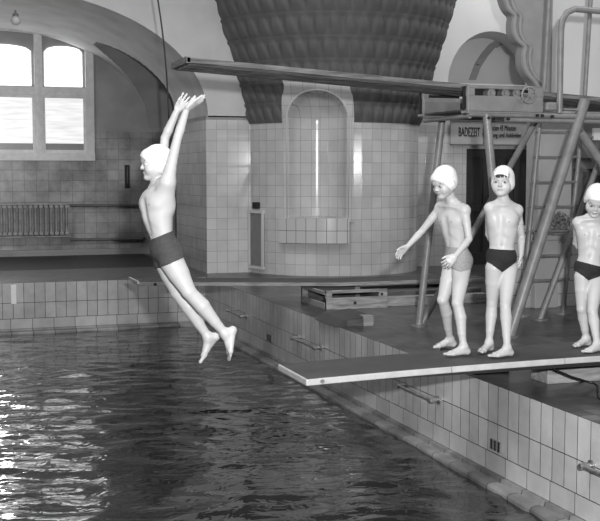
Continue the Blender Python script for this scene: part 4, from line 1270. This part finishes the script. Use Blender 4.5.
boy2, P2, HA2, mk2 = make_boy('person', (501*0+J['anl'][0], J['anl'][1], BZ), 'boy in white cap and black trunks standing straight, middle of three on the springboard', J,
    ('brief', 'trunk_dark', (fpx(501, 249, D), vec(.05, 0, 1)), [(fpx(499.3, 270.5, D), vec(-.72, 0, -1)), (fpx(502.5, 270.5, D), vec(.72, 0, -1))]))
# fringe of hair below the cap
Hf = Field(W3(P2(0, 0, 0)) - .14, W3(P2(0, 0, 0)) + .14, .003)
rnd = random.Random(3)
for k in range(17):
    l = -.050 + k*.0062 + rnd.uniform(-.002, .002); ff_ = .096 - (l*l)*9
    Hf.add(cap(P2(l, ff_ - .010, .042), P2(l + rnd.uniform(-.006, .004), ff_ - .002, .024 - rnd.uniform(-.004, .012)), .0052, .0034), .003)
Ph, fh = Hf.mesh(); mk2('hair', Ph, fh, M['hair'], boy2)
mb = MB()
# piping on the side of the trunks
a, b = fpx(514.3, 250, D-.075), fpx(515.2, 262, D-.07)

# ---- boy 3: smallest, looking down, hands behind the back
D = 8.12
J = dict(fwd=vec(-.30, -.95), pfwd=vec(-.40, -.92), sz=.95, hs=1.09)
J['pel'] = fpx(588.5, 267, D); J['chest'] = fpx(592, 238.5, D); J['neck'] = fpx(593.0, 218.5, D-.01)
J['head'] = fpx(596.5, 198.5, D-.07); J['hup'] = vec(.03, -.52, .85); J['hfw'] = vec(-.22, -.78, -.62)
J['shr'] = fpx(578.3, 222.5, D+.0); J['elr'] = fpx(575.8, 243, D+.13); J['wrr'] = fpx(585, 255, D+.18)
J['shl'] = fpx(607.5, 222, D+.03); J['ell'] = fpx(612, 244, D+.13); J['wrl'] = fpx(600, 256, D+.19)
J['handr'] = dict(d=vec(.8, .1, -.3), side=vec(0, .1, .9), pn=vec(0, .9, 0), size=.8)
J['handl'] = dict(d=vec(-.8, .1, -.3), side=vec(0, .1, .9), pn=vec(0, .9, 0), size=.8)
J['hpr'] = fpx(582.8, 277, D-.01); J['hpl'] = fpx(596, 277.5, D+.01)
J['anr'] = onb(586, 346.5, BZ) + zu*.062; J['anl'] = onb(597, 352.2, BZ) + zu*.062
J['knr'] = fpx(581.8, 309, 8.10); J['knl'] = fpx(592.5, 311.5, 7.98)
J['ftr'] = vec(-.85, -.5); J['ftl'] = vec(-.80, -.58)
J['cap_open'] = (.112, -.030, .105, .100, .072); J['cap_low'] = .018
boy3 = make_boy('person', (J['anl'][0], J['anl'][1], BZ), 'smallest boy in white cap and black trunks looking down, hands behind his back', J,
    ('brief', 'trunk_dark', (fpx(587, 263, D), vec(.25, 0, 1)), [(fpx(584, 278, D), vec(-.8, 0, -1)), (fpx(588, 279, D), vec(.35, 0, -1))]))

# ---- the leaping boy
D = 6.95
J = dict(sz=1.12, hs=1.06, raised=1, lg=1.05, fwd=vec(-.80, -.60, .25), pfwd=vec(-.86, -.45, -.1), kfl=vec(-.85, -.3, .35), kfr=vec(-.85, -.3, .35))
J['pel'] = fpx(165.0, 249, D); J['chest'] = fpx(156.5, 209, D+.0); J['neck'] = fpx(158.0, 187, D+.0)
J['head'] = fpx(156.5, 161, D); J['hup'] = vec(-.10, .02, .97); J['hfw'] = vec(-.93, -.28, -.22)
J['shl'] = fpx(167.0, 183, D-.10); J['ell'] = fpx(177.5, 138, D-.08); J['wrl'] = fpx(186.5, 109.5, D-.04)
J['shr'] = fpx(160.0, 181, D+.11); J['elr'] = fpx(165, 138, D+.10); J['wrr'] = fpx(177, 110.5, D+.06)
J['handl'] = dict(d=vec(.80, .0, .60), side=vec(-.25, -.9, .25), pn=vec(-.6, 0, .8), size=1.04, curl=(-.06, .02, .02), spread=.03, thumb=.2)
J['handr'] = dict(d=vec(.60, .0, .80), side=vec(-.7, -.3, .45), pn=vec(.3, -.9, .1), size=.90, curl=(.0, .06, .05), spread=.18, thumb=.35)
J['hpl'] = fpx(172.0, 262, D-.055); J['hpr'] = fpx(166.5, 262, D+.06)
J['knl'] = fpx(189, 292, D-.09); J['knr'] = fpx(177.5, 292, D+.09)
J['anl'] = fpx(225.5, 334, D-.03); J['anr'] = fpx(208.0, 337, D+.14)
J['ftl'] = vec(-.18, -.10, -1); J['fnl'] = vec(-1, -.15, .05)
J['ftr'] = vec(-.60, -.10, -.80); J['fnr'] = vec(-.86, -.1, .5)
J['cap_open'] = (.106, -.058, .086, .090, .092); J['cap_low'] = .080
leap = make_boy('person', W3(Pd(200, 350, D)), 'boy in white cap and dark grey trunks leaping with raised arms over the water', J,
    ('short', 'trunk_grey', (fpx(156, 237.5, D), vec(-.38, 0, .925)), [(fpx(171, 262.5, D), vec(.40, 0, -.92))]), h=.0042)
# ================================================================ water
NXW, NYW = 300, 420
x0_, x1_, y0_, y1_ = -6.99, X0 - .155, -3.99, YB - .155
def wave(x, y):
    p = Vector((x, y, 0))
    a, b = x*.947 - y*.322, x*.322 + y*.947
    w = .010*noise.noise(Vector((a*.8, b*1.3, 0))) + .012*noise.noise(Vector((a*1.7+5, b*2.8, 1))) + .0115*noise.noise(Vector((a*3.4, b*6+3, 2)))
    k = math.exp(-max(0, (X0 - x - .1))/.8)
    w += k*.006*noise.noise(Vector((x*12, y*12, 4)))
    return w
xs_ = np.linspace(x0_, x1_, NXW); ys_w = y0_ + (y1_-y0_)*np.linspace(0, 1, NYW)
vv = [(x, y, ZW + wave(x, y)) for y in ys_w for x in xs_]
ff = [(j*NXW+i, j*NXW+i+1, (j+1)*NXW+i+1, (j+1)*NXW+i) for j in range(NYW-1) for i in range(NXW-1)]
me = bpy.data.meshes.new('pool_water'); me.from_pydata(vv, [], ff)
for p in me.polygons: p.use_smooth = True
m, nt, b = newmat('dark pool water')
b.inputs['Base Color'].default_value = g(.012); b.inputs['Roughness'].default_value = .03; b.inputs['IOR'].default_value = 2.05
tc = nt.nodes.new('ShaderNodeTexCoord'); mp = nt.nodes.new('ShaderNodeMapping'); mp.inputs['Scale'].default_value = (1, 1.5, 1)
mp.inputs['Rotation'].default_value = (0, 0, math.radians(18))
nt.links.new(tc.outputs['Object'], mp.inputs['Vector'])
n1 = nt.nodes.new('ShaderNodeTexNoise'); n1.inputs['Scale'].default_value = 6; n1.inputs['Detail'].default_value = 2; n1.inputs['Distortion'].default_value = .6
nt.links.new(mp.outputs['Vector'], n1.inputs['Vector'])
bp = nt.nodes.new('ShaderNodeBump'); bp.inputs['Strength'].default_value = 1; bp.inputs['Distance'].default_value = .006
nt.links.new(n1.outputs['Fac'], bp.inputs['Height']); nt.links.new(bp.outputs['Normal'], b.inputs['Normal'])
me.materials.append(m)
wo = bpy.data.objects.new('pool_water', me); COL.objects.link(wo)
tag(wo, 'dark rippled water filling the swimming pool', 'water', kind='stuff')

# ================================================================ light
def area(name, loc, target, size, power, sy=None, spread=None):
    l = bpy.data.lights.new(name, 'AREA'); l.energy = power; l.size = size
    if sy: l.shape = 'RECTANGLE'; l.size_y = sy
    if spread: l.spread = spread
    o = bpy.data.objects.new(name, l); COL.objects.link(o); o.location = loc
    d = Vector(target) - Vector(loc); o.rotation_euler = d.to_track_quat('-Z', 'Y').to_euler()
    return o
fl = CAMP + RT*.25 + Vector((0, 0, .36)) - HD*.1
area('photographers_flash', fl, Pd(330, 200, 10), .10, 860)
area('second_flash', (10.1, -.5, 1.85), (6.3, 15, 1), .05, 80)
area('ceiling_fill', (0, 4, H-.1), (0, 4, 0), 3, 200)  # unseen soft fills under the ceiling, added for ambient light
area('ceiling_fill', (2, 10, H-.1), (2, 10.5, 0), 3, 220)
area('ceiling_fill', (8, 8, H-.1), (8, 8, 0), 3, 120)
area('ceiling_fill', (9, 14.7, H-.1), (9, 14.7, 0), 1.5, 130)  # extra fill added to even out the right end wall
bl = bpy.data.lights.new('bay_fill', 'POINT'); bl.energy = 42; bl.shadow_soft_size = .25  # unseen fill point, added to brighten the vault and bay
bo = bpy.data.objects.new('bay_fill', bl); COL.objects.link(bo); bo.location = (1.0, 18.6, 1.9)
w = bpy.data.worlds.new('world'); S.world = w; w.use_nodes = True
w.node_tree.nodes['Background'].inputs['Color'].default_value = g(.5); w.node_tree.nodes['Background'].inputs['Strength'].default_value = .2
S.view_settings.view_transform = 'Standard'; S.view_settings.look = 'None'; S.view_settings.gamma = 1; S.view_settings.exposure = 0
S.view_settings.use_curve_mapping = False
try: S.cycles.use_denoising = True
except Exception: pass
S.cycles.max_bounces = 8
S.cycles.caustics_reflective = False
